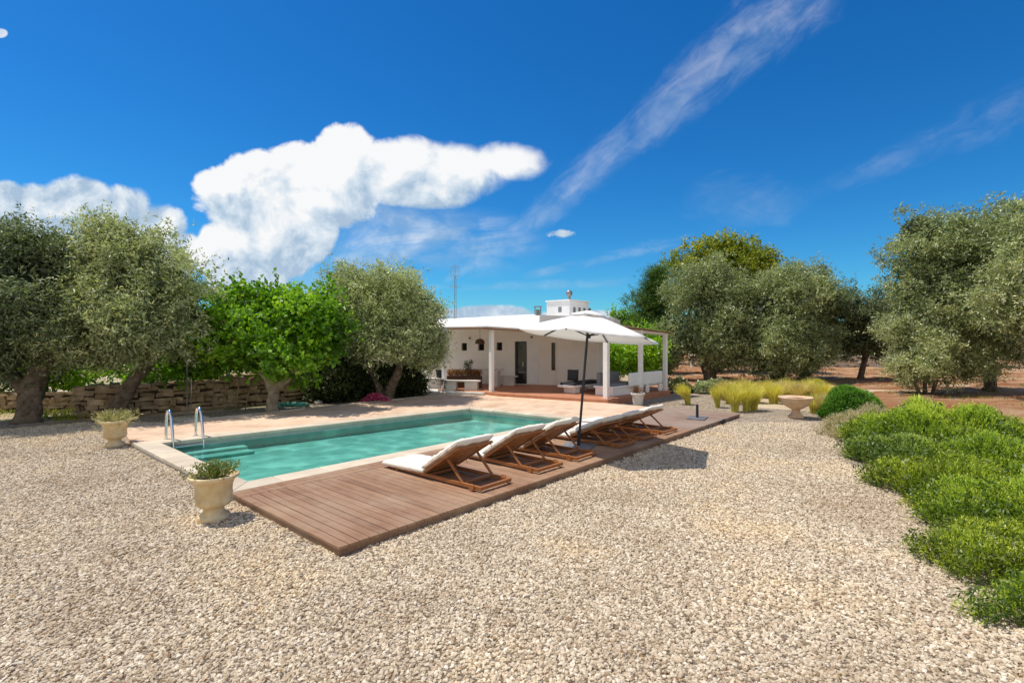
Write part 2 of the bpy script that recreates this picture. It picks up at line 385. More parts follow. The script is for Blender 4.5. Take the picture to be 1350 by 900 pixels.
# ------------------------------------------------------------------ foliage
def unit(a): return a / np.maximum(np.linalg.norm(a, axis=1, keepdims=True), 1e-6)
def rdir(n):
    return unit(rng.normal(size=(n, 3)))
def leaf_quads(base, d, L, W, bend=0.0, side=None):
    """one diamond per leaf"""
    n = len(base)
    d = unit(d)
    s = side if side is not None else rdir(n)
    s = unit(np.cross(d, s))
    L = np.broadcast_to(np.asarray(L, float).reshape(-1, 1), (n, 1)); W = np.broadcast_to(np.asarray(W, float).reshape(-1, 1), (n, 1))
    nn = np.cross(s, d)
    mid = base + d * L * 0.45 + nn * L * bend
    V = np.stack([base, mid + s * W * 0.5, base + d * L, mid - s * W * 0.5], axis=1)
    return V
def crown_points(blobs, nclump, nspr, clump_r, shell=0.75):
    """clumps spread through the crown's blobs, sprig anchors in each clump"""
    w = np.array([b[3]*b[4]*b[5] for b in blobs]) ** 0.75; w /= w.sum()
    idx = rng.choice(len(blobs), nclump, p=w)
    B = np.array([b[:6] for b in blobs])
    d = rdir(nclump)
    r = np.where(rng.random(nclump) < shell, rng.uniform(0.80, 1.10, nclump), rng.uniform(0.25, 0.8, nclump))
    cen = B[idx, :3] + d * r[:, None] * B[idx, 3:]
    ctone = rng.normal(0, 0.19, nclump)
    ci = np.repeat(np.arange(nclump), nspr)
    off = rng.normal(size=(len(ci), 3)) * np.array([1.0, 1.0, 0.8]) * (clump_r * rng.uniform(0.6, 1.35, nclump))[ci, None] * 0.46
    p = cen[ci] + off
    out = unit(off * 1.2 + d[ci] * clump_r)
    return p, out, ctone[ci]
def sprigs(p, out, ct, nleaf, slen, L, W, up=0.35, spread=0.9, tbase=0.45, tsd=0.16, droop=0.0, grad=0.12):
    n = len(p)
    sd = unit(out + rng.normal(size=(n, 3)) * 0.55 + np.array([0, 0, up]))
    V = []; T = []
    face = lambda n: np.array([0.0, 0.0, 0.75]) + rng.normal(size=(n, 3))*0.75
    for k in range(nleaf):
        t = (k + rng.random(n)) / nleaf
        b = p + sd * (t * slen)[:, None]
        b[:, 2] -= droop * (t**2) * slen
        q = rdir(n); q -= sd * np.sum(q*sd, axis=1, keepdims=True); q = unit(q)
        d = sd * (1 - spread*0.6) + q * spread
        l = L * rng.uniform(0.65, 1.2, n); w = W * rng.uniform(0.7, 1.25, n)
        V.append(leaf_quads(b, d, l, w, 0.06, face(n)))
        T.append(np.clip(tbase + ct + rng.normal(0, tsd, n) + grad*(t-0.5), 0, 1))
    return np.concatenate(V), np.concatenate(T)

def limb(mb, a, b, r0, r1, seg=7, wob=0.12, n=9, rough=0.25):
    a = Vector(a); b = Vector(b); L = (b-a).length
    pts = []; rs = []
    ph = random.random()*10
    for i in range(seg+1):
        t = i/seg
        w = wob*L*math.sin(t*PI)*0.8
        q = a.lerp(b, t) + Vector((mnoise.noise(Vector((ph, t*2.3, 0)))*w*2, mnoise.noise(Vector((ph+5, t*2.3, 1)))*w*2, mnoise.noise(Vector((ph+9, t*2.3, 2)))*w))
        pts.append(q); rs.append(r0 + (r1-r0)*t**0.8)
    mb.tube(pts, rs, n, rough=rough)
    return pts
def tree(name, label, loc, stems, blobs, leaf, bark, nclump=260, nspr=26, nleaf=5, clump_r=0.42, L=0.125, W=0.038,
         slen=0.22, up=0.35, group=None, tbase=0.45, tsd=0.20, shell=0.75, twigs=26, droop=0.0, cat='tree', spread=0.9):
    """loc ground point; stems: list of polyline [(dx,dy,z,r)...]; blobs: (dx,dy,z,rx,ry,rz)"""
    t = thing(name, label, cat, (loc[0], loc[1], 0), 0, group)
    mb = MB()
    tips = []
    for st in stems:
        pts = []; rs = []
        for i in range(len(st)-1):
            for k in range(4):
                q = k/4
                pts.append(Vector(st[i][:3]).lerp(Vector(st[i+1][:3]), q) + Vector((random.uniform(-1, 1), random.uniform(-1, 1), 0))*st[i][3]*0.10); rs.append(st[i][3] + (st[i+1][3]-st[i][3])*q)
        pts.append(Vector(st[-1][:3])); rs.append(st[-1][3])
        if pts[0].z < 0.05:
            pts[0].z = -0.05; rs[0] *= 1.35
        mb.tube(pts, rs, 14, rough=0.28)
        tips.append((Vector(st[-1][:3]), st[-1][3]))
    for k in range(twigs):
        b = random.choice(blobs)
        d = Vector((random.gauss(0, 1), random.gauss(0, 1), random.gauss(0.4, 1))).normalized()
        e = Vector(b[:3]) + Vector((d.x*b[3], d.y*b[4], d.z*b[5]))*random.uniform(0.55, 0.95)
        s, r = random.choice(tips)
        limb(mb, s, e, r*random.uniform(0.35, 0.6), 0.012, 6, 0.18, 7)
    mb.build('trunk', bark, t, smooth=True)
    lumps = [(b[0], b[1], b[2], b[3]*.74, b[4]*.74, b[5]*.74) for b in blobs]
    for b in blobs:
        for q in range(8):
            d = Vector((random.gauss(0, 1), random.gauss(-.35, 1), random.gauss(0.45, .9))).normalized()
            f = random.uniform(.24, .46); g = random.uniform(.72, 1.02)
            lumps.append((b[0]+d.x*b[3]*g, b[1]+d.y*b[4]*g, b[2]+d.z*b[5]*g, b[3]*f, b[4]*f, b[5]*f*1.1))
    p, out, ct = crown_points(lumps, nclump, nspr, clump_r, shell)
    V, T = sprigs(p, out, ct, nleaf, slen, L, W, up, spread, tbase, tsd, droop)
    # inner foliage that closes the crown, inner shade put into its dark tone
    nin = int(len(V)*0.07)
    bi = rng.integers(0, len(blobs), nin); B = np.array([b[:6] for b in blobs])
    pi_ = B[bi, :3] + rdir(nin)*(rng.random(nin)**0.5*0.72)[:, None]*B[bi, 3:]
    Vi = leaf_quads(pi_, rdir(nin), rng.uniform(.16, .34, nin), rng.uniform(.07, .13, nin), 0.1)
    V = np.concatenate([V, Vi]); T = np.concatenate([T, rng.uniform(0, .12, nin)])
    V[:, :, 2] = np.maximum(V[:, :, 2], 0.03)
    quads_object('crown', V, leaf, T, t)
    return t

def mound_points(cx, cy, rx, ry, h, n, ang=0.0, jag=0.25):
    """points on an uneven dome"""
    a = rng.uniform(0, 2*PI, n); r = np.sqrt(rng.random(n))
    wob = 1 + jag*np.sin(a*3 + cx) * 0.5 + jag*np.sin(a*7 + cy*3)*0.35
    x = r*np.cos(a)*rx*wob; y = r*np.sin(a)*ry*wob
    z = h*(np.maximum(1 - r**2.6, 0))**0.75 * (0.82 + min(jag, .3)*(1.04*np.sin(x*5.1+cx*3)*np.sin(y*4.3+cy) + 0.40*np.sin(x*13)*np.sin(y*11)))
    ca, sa = math.cos(ang), math.sin(ang)
    P = np.stack([cx + ca*x - sa*y, cy + sa*x + ca*y, np.maximum(z, 0.0)], axis=1)
    nrm = unit(np.stack([ca*x - sa*y, sa*x + ca*y, np.full(n, 0.0)], axis=1)*(r**2)[:, None]*1.0 + np.array([0, 0, 0.75]))
    return P, nrm, r
def mound(name, label, cat, c, rx, ry, h, m, n=2200, nleaf=9, slen=0.16, L=0.035, W=0.007, up=0.6, spread=0.55, group=None, ang=0.0, tbase=0.45, flowers=None, inner=True, jag=0.25):
    P, nr, r = mound_points(c[0], c[1], rx, ry, h, n, ang, jag)
    P2 = P.copy(); 
    P2[:, 2] *= 0.985
    k = np.floor(P[:, 0]*6)*13.1 + np.floor(P[:, 1]*6)*7.7
    ct = 0.12*np.sin(k) + 0.13*np.sin(P[:, 0]*2.7 + 1.3*np.sin(P[:, 1]*3.1)) + np.where(rng.random(n) < 0.05, -0.35, 0)
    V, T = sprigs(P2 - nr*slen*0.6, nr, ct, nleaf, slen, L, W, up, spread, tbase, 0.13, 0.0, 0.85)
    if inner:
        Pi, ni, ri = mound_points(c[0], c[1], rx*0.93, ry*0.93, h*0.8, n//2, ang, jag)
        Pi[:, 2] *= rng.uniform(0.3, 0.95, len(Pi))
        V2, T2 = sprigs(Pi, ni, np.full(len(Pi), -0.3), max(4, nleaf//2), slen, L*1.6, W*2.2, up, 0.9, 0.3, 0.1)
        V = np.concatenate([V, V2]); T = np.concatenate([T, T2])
    V[:, :, 2] = np.maximum(V[:, :, 2], 0.004 + 0.01*rng.random((len(V), 1)))
    V[:, :, 0] -= c[0]; V[:, :, 1] -= c[1]
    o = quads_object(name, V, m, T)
    o.location = (c[0], c[1], 0)
    tag(o, label, cat, group)
    if flowers is not None:
        fm, fn, fl = flowers
        Pf, nf, rf = mound_points(c[0], c[1], rx, ry, h*1.06, fn, ang, jag)
        Vf = leaf_quads(Pf + nf*0.03, rdir(fn), fl, fl*0.8)
        Vf[:, :, 0] -= c[0]; Vf[:, :, 1] -= c[1]
        Vf[:, :, 2] = np.maximum(Vf[:, :, 2], 0.01)
        quads_object('flowers', Vf, fm, rng.random(fn), o)['kind'] = 'stuff'
    return o
def tuft(name, label, c, h, r, m, n=420, width=0.009, group=None, cat='grass tuft', lean=(0.05, 0), flare=1.0, z0=0.0):
    seg = 4; n = int(n*1.7); width *= 1.6; r *= 1.0; h *= 0.95
    a = rng.uniform(0, 2*PI, n); q = rng.random(n)
    bx_ = np.cos(a)*0.10*np.sqrt(rng.random(n))*r/0.3; by_ = np.sin(a)*0.10*np.sqrt(rng.random(n))*r/0.3
    hh = h*rng.uniform(0.6, 1.05, n); out = r*q*flare
    s = np.stack([-np.sin(a), np.cos(a), np.zeros(n)], 1)
    tw = rng.uniform(-1, 1, n)
    s = unit(s + np.stack([np.cos(a), np.sin(a), np.zeros(n)], 1)*tw[:, None])
    rows = []
    for i in range(seg+1):
        t = i/seg
        x = bx_ + np.cos(a)*out*t**2.2 + lean[0]*t**2; y = by_ + np.sin(a)*out*t**2.2 + lean[1]*t**2
        z = hh*(t - 0.16*q*t**3)
        rows.append((np.stack([x, y, z], 1), width*(1 - 0.85*t)))
    V = []
    for i in range(seg):
        (p0, w0), (p1, w1) = rows[i], rows[i+1]
        V.append(np.stack([p0 - s*w0/2, p0 + s*w0/2, p1 + s*w1/2, p1 - s*w1/2], 1))
    T = np.clip(rng.normal(0.5, 0.2, n), 0, 1)
    V = np.concatenate(V); T = np.concatenate([np.clip(T + 0.18*(i/seg-0.4), 0, 1) for i in range(seg)])
    o = quads_object(name, V, m, T)
    o.location = (c[0], c[1], z0)
    tag(o, label, cat, group)
    return o

# ================================================================== SETTING
# pool outline (inner edge of the coping), and the coping's outer edge
PIN = [(0.36, 7.33), (8.0, 6.45), (8.32, 3.02), (0.36, 3.12)]
POUT = [(0.0, 7.75), (8.36, 6.83), (8.68, 2.74), (0.0, 2.74)]
pin = [U(*p) for p in PIN]; pout = [U(*p) for p in POUT]

def sheet(name, outer, hole, z, m):
    pts = [Vector(p) for p in outer]; edges = [(i, (i+1) % len(outer)) for i in range(len(outer))]
    if hole:
        b = len(pts); pts += [Vector(p) for p in hole]; edges += [(b+i, b+(i+1) % len(hole)) for i in range(len(hole))]
    v, e, f, *_ = delaunay_2d_cdt(pts, edges, [], 1, 1e-5)
    def inside(p, poly):
        c = False
        for i in range(len(poly)):
            x0, y0 = poly[i]; x1, y1 = poly[i-1]
            if (y0 > p[1]) != (y1 > p[1]) and p[0] < (x1-x0)*(p[1]-y0)/(y1-y0)+x0: c = not c
        return c
    fs = []
    for t in f:
        cx = sum(v[i][0] for i in t)/len(t); cy = sum(v[i][1] for i in t)/len(t)
        if not inside((cx, cy), outer): continue
        if hole and inside((cx, cy), hole): continue
        a = sum(v[t[i]][0]*v[t[(i+1) % len(t)]][1] - v[t[(i+1) % len(t)]][0]*v[t[i]][1] for i in range(len(t)))
        fs.append(tuple(t) if a > 0 else tuple(t)[::-1])
    me = bpy.data.meshes.new(name); me.from_pydata([(p[0], p[1], z) for p in v], [], fs); me.materials.append(m)
    o = link(bpy.data.objects.new(name, me)); o['kind'] = 'structure'
    return o
def gp(px, py, z=0.0):
    Y = (H-z)*F/(py-450.0)
    return ((px-675.0)/F*Y, Y)

far = [(-3000, -300), (3000, -300), (3000, 5000), (-3000, 5000)]
hole = [U(0.1, 7.5), U(8.2, 6.6), U(8.5, 2.85), U(0.1, 2.85)]
sheet('ground', far, hole, -0.012, M['field'])
gravel_outer = [(-17, -2), (14, -2), (8.0, 3.0), (7.5, 6), (8.6, 9), (9.2, 11.5), (9.3, 13), (9.6, 15), (7.6, 16.2), (9.6, 22), (9.0, 27),
                (5, 27), (3.5, 18), (-8, 22), U(4, 11.9), U(1.0, 12.6), U(-0.6, 13.2), (-13.5, 13.3), (-17, 13.4)]
sheet('gravel_ground', gravel_outer, hole, 0.0, M['gravel'])

# red soil of the orchard with furrows
def soil_field():
    nx, ny = 110, 120
    x0, x1, y0, y1 = 3.5, 60.0, 6.0, 75.0
    vs = []; fs = []
    for j in range(ny+1):
        for i in range(nx+1):
            x = x0 + (x1-x0)*(i/nx)**1.5; y = y0 + (y1-y0)*(j/ny)**1.4
            q = Vector((x*0.5, y*0.9, 0.3))
            inside = min(1, max(0, (x - 9.2 - max(0, 10-y)*-0.2)/1.5)) if y < 20 else min(1, max(0, (x-6.5)/2)) * min(1, (y-20)/3 + 0.3)
            z = 0.03 + 0.13*mnoise.noise(q) + 0.08*mnoise.noise(q*3.1) + 0.06*mnoise.noise(q*7)
            vs.append((x, y, -0.05 + (0.075 + z)*inside))
    for j in range(ny):
        for i in range(nx):
            a = j*(nx+1)+i
            fs.append((a, a+1, a+nx+2, a+nx+1))
    me = bpy.data.meshes.new('soil_ground'); me.from_pydata(vs, [], fs); me.materials.append(M['soil'])
    me.polygons.foreach_set('use_smooth', [True]*len(fs))
    o = link(bpy.data.objects.new('soil_ground', me)); o['kind'] = 'structure'
soil_field()

# terrace: back strip and pool end
terr = [U(0.0, 7.75), U(8.36, 6.83), U(8.68, 2.742), U(11.9, 2.742), U(11.95, 2.05), gp(884, 539, .08), gp(806, 531, .08), (3.6, 19.0), (-2.0, 22.0), U(13.0, 9.9), U(0.3, 10.15)]
mb = MB(); mb.prism(terr, -0.06, 0.08)
mb.build('terrace', M['terrace'], kind='structure')
# light kerb stones along the back of the terrace
mb = MB()
u = 1.6
while u < 12.4:
    L = random.uniform(0.7, 1.1)
    a = U(u, 10.2 + random.uniform(-.02, .02)); b = U(u+L-0.02, 10.2 + random.uniform(-.02, .02))
    mb.bar((a[0], a[1], 0.05), (b[0], b[1], 0.05), 0.14, 0.10 + random.uniform(0, .02), tone=random.random())
    u += L
mb.build('kerb', M['coping'], kind='structure', bevel=0.015)

# pool shell
def quad_strip(p, z0, z1):
    return
mb = MB()
zb = -0.235
n = 4
for i in range(4):
    a = pin[i]; b = pin[(i+1) % 4]
    mb.add([(a[0], a[1], 0.06), (b[0], b[1], 0.06), (b[0], b[1], zb), (a[0], a[1], zb)], [(0, 1, 2, 3)])
mb.add([(p[0], p[1], zb) for p in pin], [(0, 1, 2, 3)])
# entry steps below water in the ladder corner
for k in range(2):
    q = [U(0.361, 7.31), U(0.36+1.45, 7.15), U(0.36+1.45, 7.15-0.34*(k+1)), U(0.361, 7.31-0.34*(k+1))]
    mb.prism(q, zb+0.002, -0.125 - 0.05*k)
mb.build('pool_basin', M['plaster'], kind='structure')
mb = MB(); mb.add([(p[0], p[1], -0.055) for p in pin], [(0, 3, 2, 1)])
mb.build('pool_water', M['water'], kind='structure')

# coping slabs
mb = MB()
def strip(o0, o1, i0, i1, nslab):
    o0, o1, i0, i1 = map(Vector, (o0, o1, i0, i1))
    for k in range(nslab):
        t0 = k/nslab + 0.0005; t1 = (k+1)/nslab - 0.0005
        q = [o0.lerp(o1, t0), o0.lerp(o1, t1), i0.lerp(i1, t1), i0.lerp(i1, t0)]
        mb.prism([tuple(x) for x in q], 0.035, 0.10 + random.uniform(-.002, .002), tone=random.uniform(0.35, 0.65))
# mitred ends: use inner overhang of 2 cm
ov = [U(0.38, 7.31), U(7.98, 6.43), U(8.30, 3.04), U(0.38, 3.14)]
def strip_u(u1, vo0, vo1, ui0, ui1, vi0, vi1, nslab):
    for k in range(nslab):
        a = u1*k/nslab + 0.002; b = u1*(k+1)/nslab - 0.002
        f = lambda u: vo0 + (vo1-vo0)*u/u1
        ia, ib = min(max(a, ui0), ui1), min(max(b, ui0), ui1)
        g = lambda u: vi0 + (vi1-vi0)*(u-ui0)/(ui1-ui0)
        mb.prism([U(a, f(a)), U(b, f(b)), U(ib, g(ib)), U(ia, g(ia))], 0.035, 0.10 + random.uniform(-.002, .002), tone=random.uniform(0.4, 0.6))
strip_u(8.36, 7.75, 6.83, 0.38, 7.98, 7.31, 6.43, 12)
strip(pout[1], pout[2], ov[1], ov[2], 8)
strip_u(8.68, 2.74, 2.74, 0.38, 8.30, 3.14, 3.04, 12)
strip(pout[3], pout[0], ov[3], ov[0], 10)
mb.build('pool_coping', M['coping'], kind='structure', bevel=0.012)
# footing under the coping's outer edge
mb = MB()
mb.prism([U(0.02, 7.72), U(0.12, 7.60), U(0.12, 2.86), U(0.02, 2.76)], -0.05, 0.034)
mb.build('coping_footing', M['stonewhite'], kind='structure')

# timber deck: boards across, two long boards beside the pool
def deck(name, u0, u1, v0, v1, m, longboards):
    mb = MB(); u = u0
    while u < u1 - 0.02:
        w = min(0.107, u1-u-0.006)
        mb.box(u, u+w, v0, v1 - (0.34 if longboards else 0), 0.066, 0.10 + random.uniform(-.0012, .0012), tone=random.gauss(0.5, 0.09))
        u += 0.118
    if longboards:
        for k in range(2):
            vv0 = v1 - 0.332 + k*0.168
            u = u0
            while u < u1-0.1:
                L = min(random.uniform(2.0, 3.0), u1-u)
                mb.box(u, u+L-0.004, vv0, vv0+0.160, 0.066, 0.1005, tone=random.gauss(0.42, 0.12))
                u += L
    o = mb.build(name, m, kind='structure', bevel=0.004, seg=1)
    o.location = (C0.x, C0.y, 0); o.rotation_euler = (0, 0, ROT)
    # fascia and bearers
    mb = MB()
    mb.box(u0+0.012, u1-0.012, v0+0.014, v0+0.04, -0.02, 0.064, tone=0.25)
    mb.box(u0+0.012, u0+0.04, v0+0.04, v1-0.01, -0.02, 0.064, tone=0.25)
    mb.box(u1-0.04, u1-0.012, v0+0.04, v1-0.01, -0.02, 0.064, tone=0.25)
    v = v0+0.4
    while v < v1-0.1:
        mb.box(u0+0.04, u1-0.04, v, v+0.05, -0.02, 0.064, tone=0.15); v += 0.5
    f = mb.build('deck_bearer', m, kind='structure')
    f.location = (C0.x, C0.y, 0); f.rotation_euler = (0, 0, ROT)
deck('timber_deck', 0.0, 8.70, 0.0, 2.735, M['deckwood'], True)
deck('weathered_deck', 8.706, 12.15, 0.0, 2.05, M['greydeck'], False)
mb = MB(); mb.prism([U(8.71, 2.06), U(11.93, 2.06), U(11.9, 2.738), U(8.71, 2.738)], -0.05, 0.078); mb.build('terrace_strip', M['terrace'], kind='structure')

# gravel chips near the camera (one uncountable mass)
def in_poly(x, y, poly):
    c = False
    for i in range(len(poly)):
        x0, y0 = poly[i]; x1, y1 = poly[i-1]
        if (y0 > y) != (y1 > y) and x < (x1-x0)*(y-y0)/(y1-y0)+x0: c = not c
    return c
BED = [gp(1098, 588), gp(1130, 622), gp(1165, 655), gp(1225, 690), gp(1275, 722), gp(1255, 765), gp(1260, 790), gp(1310, 820), gp(1385, 870), (9, 2.5), (12, 9), (9.5, 11)]
def chips():
    cell = 0.25
    vs = []; fs = []; dn = []
    y = 2.2
    while y < 13.2:
        x = -13.5
        while x < 9.5:
            cx, cy = x+cell/2, y+cell/2
            u, v = uv_of(cx, cy)
            ok = abs(cx) < cy*1.03 + 1.6
            if -0.02 < u < 12.1 and 0.02 < v < 10.3: ok = False
            if v > 12.6: ok = False
            if ok and in_poly(cx, cy, BED):
                near = min(math.hypot(cx-q[0], cy-q[1]) for q in BED[:9])
                if near > 0.5: ok = False
            if ok and not in_poly(cx, cy, gravel_outer): ok = False
            if ok:
                b = len(vs)
                vs += [(x, y, 0.002), (x+cell, y, 0.002), (x+cell, y+cell, 0.002), (x, y+cell, 0.002)]
                fs.append((b, b+1, b+2, b+3))
                d = 2600 if cy < 6.5 else (2000 if cy < 9 else 1400)
                dn += [d]*4
            x += cell
        y += cell
    me = bpy.data.meshes.new('gravel'); me.from_pydata(vs, [], fs); me.materials.append(M['gravel'])
    at = me.attributes.new('dens', 'FLOAT', 'POINT'); at.data.foreach_set('value', dn)
    o = link(bpy.data.objects.new('gravel', me)); o['kind'] = 'stuff'
    tag(o, 'loose pale limestone gravel chips covering the yard around the pool', 'gravel')
    ng = bpy.data.node_groups.new('gravel_scatter', 'GeometryNodeTree')
    ng.interface.new_socket('Geometry', in_out='INPUT', socket_type='NodeSocketGeometry')
    ng.interface.new_socket('Geometry', in_out='OUTPUT', socket_type='NodeSocketGeometry')
    n = ng.nodes; l = ng.links
    gi = n.new('NodeGroupInput'); go = n.new('NodeGroupOutput')
    dp = n.new('GeometryNodeDistributePointsOnFaces'); dp.distribute_method = 'RANDOM'
    na = n.new('GeometryNodeInputNamedAttribute'); na.data_type = 'FLOAT'; na.inputs['Name'].default_value = 'dens'
    l.new(gi.outputs[0], dp.inputs['Mesh']); l.new(na.outputs['Attribute'], dp.inputs['Density'])
    jn = n.new('GeometryNodeJoinGeometry')
    for k in range(6):
        ic = n.new('GeometryNodeMeshIcoSphere'); ic.inputs['Radius'].default_value = 1.0; ic.inputs['Subdivisions'].default_value = 2
        nz = n.new('ShaderNodeTexNoise'); nz.noise_dimensions = '4D'; nz.inputs['W'].default_value = k*7.3; nz.inputs['Scale'].default_value = 0.95; nz.inputs['Detail'].default_value = 2
        sub = n.new('ShaderNodeVectorMath'); sub.operation = 'SUBTRACT'; sub.inputs[1].default_value = (0.5, 0.5, 0.5)
        scl = n.new('ShaderNodeVectorMath'); scl.operation = 'SCALE'; scl.inputs['Scale'].default_value = 1.9
        sp = n.new('GeometryNodeSetPosition')
        l.new(nz.outputs['Color'], sub.inputs[0]); l.new(sub.outputs[0], scl.inputs[0]); l.new(ic.outputs['Mesh'], sp.inputs['Geometry']); l.new(scl.outputs[0], sp.inputs['Offset'])
        tf = n.new('GeometryNodeTransform'); tf.inputs['Scale'].default_value = ((1.0, 1.25, 1.1, 0.9, 1.3, 1.0)[k], (0.75, 0.7, 0.95, 0.8, 0.6, 0.85)[k], (0.72, 0.6, 0.7, 0.8, 0.62, 0.6)[k])
        l.new(sp.outputs[0], tf.inputs['Geometry'])
        sm = n.new('GeometryNodeSetMaterial'); sm.inputs['Material'].default_value = M['chip']; l.new(tf.outputs[0], sm.inputs['Geometry'])
        ti = n.new('GeometryNodeGeometryToInstance'); l.new(sm.outputs[0], ti.inputs[0]); l.new(ti.outputs[0], jn.inputs[0])
    ip = n.new('GeometryNodeInstanceOnPoints'); ip.inputs['Pick Instance'].default_value = True
    l.new(dp.outputs['Points'], ip.inputs['Points']); l.new(jn.outputs[0], ip.inputs['Instance'])
    ri = n.new('FunctionNodeRandomValue'); ri.data_type = 'INT'; ri.inputs[4].default_value = 0; ri.inputs[5].default_value = 5
    l.new(ri.outputs[2], ip.inputs['Instance Index'])
    rr = n.new('FunctionNodeRandomValue'); rr.data_type = 'FLOAT_VECTOR'; rr.inputs[0].default_value = (-0.6, -0.6, 0); rr.inputs[1].default_value = (0.6, 0.6, 6.28); rr.inputs['Seed'].default_value = 3
    l.new(rr.outputs[0], ip.inputs['Rotation'])
    rs = n.new('FunctionNodeRandomValue'); rs.data_type = 'FLOAT'; rs.inputs[2].default_value = 0.0; rs.inputs[3].default_value = 1.0; rs.inputs['Seed'].default_value = 5
    pw = n.new('ShaderNodeMath'); pw.operation = 'POWER'; pw.inputs[1].default_value = 1.8; l.new(rs.outputs[1], pw.inputs[0])
    ma = n.new('ShaderNodeMath'); ma.operation = 'MULTIPLY_ADD'; ma.inputs[1].default_value = 0.0125; ma.inputs[2].default_value = 0.0082; l.new(pw.outputs[0], ma.inputs[0])
    l.new(ma.outputs[0], ip.inputs['Scale'])
    st = n.new('GeometryNodeStoreNamedAttribute'); st.data_type = 'FLOAT'; st.domain = 'INSTANCE'; st.inputs['Name'].default_value = 'rnd'
    rc = n.new('FunctionNodeRandomValue'); rc.data_type = 'FLOAT'; rc.inputs['Seed'].default_value = 9
    l.new(ip.outputs[0], st.inputs['Geometry']); l.new(rc.outputs[1], st.inputs['Value'])
    l.new(st.outputs[0], go.inputs[0])
    md = o.modifiers.new('scatter', 'NODES'); md.node_group = ng
    return o
chips()
# fallen leaves and twigs lying on the gravel
def litter():
    pts = []
    while len(pts) < 520:
        y = 3.0 + 9*random.random()**1.3; x = random.uniform(-1.0, 1.0)*y
        u, v = uv_of(x, y)
        if (-0.1 < u < 12.3 and -0.1 < v < 10.4) or in_poly(x, y, BED): continue
        pts.append((x, y, 0.028))
    P = np.array(pts); n = len(P)
    d = rdir(n); d[:, 2] *= 0.2
    V = leaf_quads(P, d, rng.uniform(0.02, 0.05, n), rng.uniform(0.008, 0.018, n), 0.1, np.tile(np.array([[0, 0, 1.0]]), (n, 1)) + rdir(n)*0.3)
    V[:, :, 2] = np.maximum(V[:, :, 2], 0.022)
    o = quads_object('fallen_leaves', V, M['rust'], rng.random(n)); o['kind'] = 'stuff'
    tag(o, 'small dry brown fallen leaves scattered over the pale gravel', 'fallen leaves')
litter()

# ================================================================== LOUNGERS
def pillow(lx, ly, lz, nx=18, ny=26, wr=0.012, seed=0):
    """soft rectangular cushion centred on x, from y=0 to ly, bottom at z=0"""
    vs = []; fs = []
    def prof(a): return max(0.0, 1 - abs(a)**9)**0.33
    for side in (1, -1):
        for j in range(ny+1):
            for i in range(nx+1):
                a = -1 + 2*i/nx; b = -1 + 2*j/ny
                a = math.copysign(abs(a)**0.75, a); b = math.copysign(abs(b)**0.75, b)
                p = prof(a)*prof(b)
                nz = mnoise.noise(Vector((a*3+seed, b*5, side)))*wr + mnoise.noise(Vector((a*8+seed, b*12, side+3)))*wr*0.5
                ed = mnoise.noise(Vector((seed+3, b*6, a*6)))*wr*0.8
                z = lz/2 + side*(lz/2*p*(0.92 + 0.08*(1-a*a)*(1-b*b)) + nz*p)
                vs.append((a*lx/2 + ed*abs(a), (b*0.5+0.5)*ly + ed*abs(b), z))
    o = (nx+1)*(ny+1)
    for s in range(2):
        for j in range(ny):
            for i in range(nx):
                q = [s*o + j*(nx+1)+i, s*o + j*(nx+1)+i+1, s*o + (j+1)*(nx+1)+i+1, s*o + (j+1)*(nx+1)+i]
                fs.append(tuple(q) if s == 0 else tuple(q[::-1]))
    return vs, fs
def pillow_obj(name, lx, ly, lz, m, parent, loc, rx=0.0, seed=0, wr=0.012):
    mb = MB(); vs, fs = pillow(lx, ly, lz, seed=seed, wr=wr); mb.add(vs, fs)
    o = mb.build(name, m, parent, smooth=True)
    bm = bmesh.new(); bm.from_mesh(o.data); bmesh.ops.remove_doubles(bm, verts=bm.verts, dist=0.0008); bm.to_mesh(o.data); bm.free()
    o.location = loc; o.rotation_euler = (rx, 0, 0)
    return o
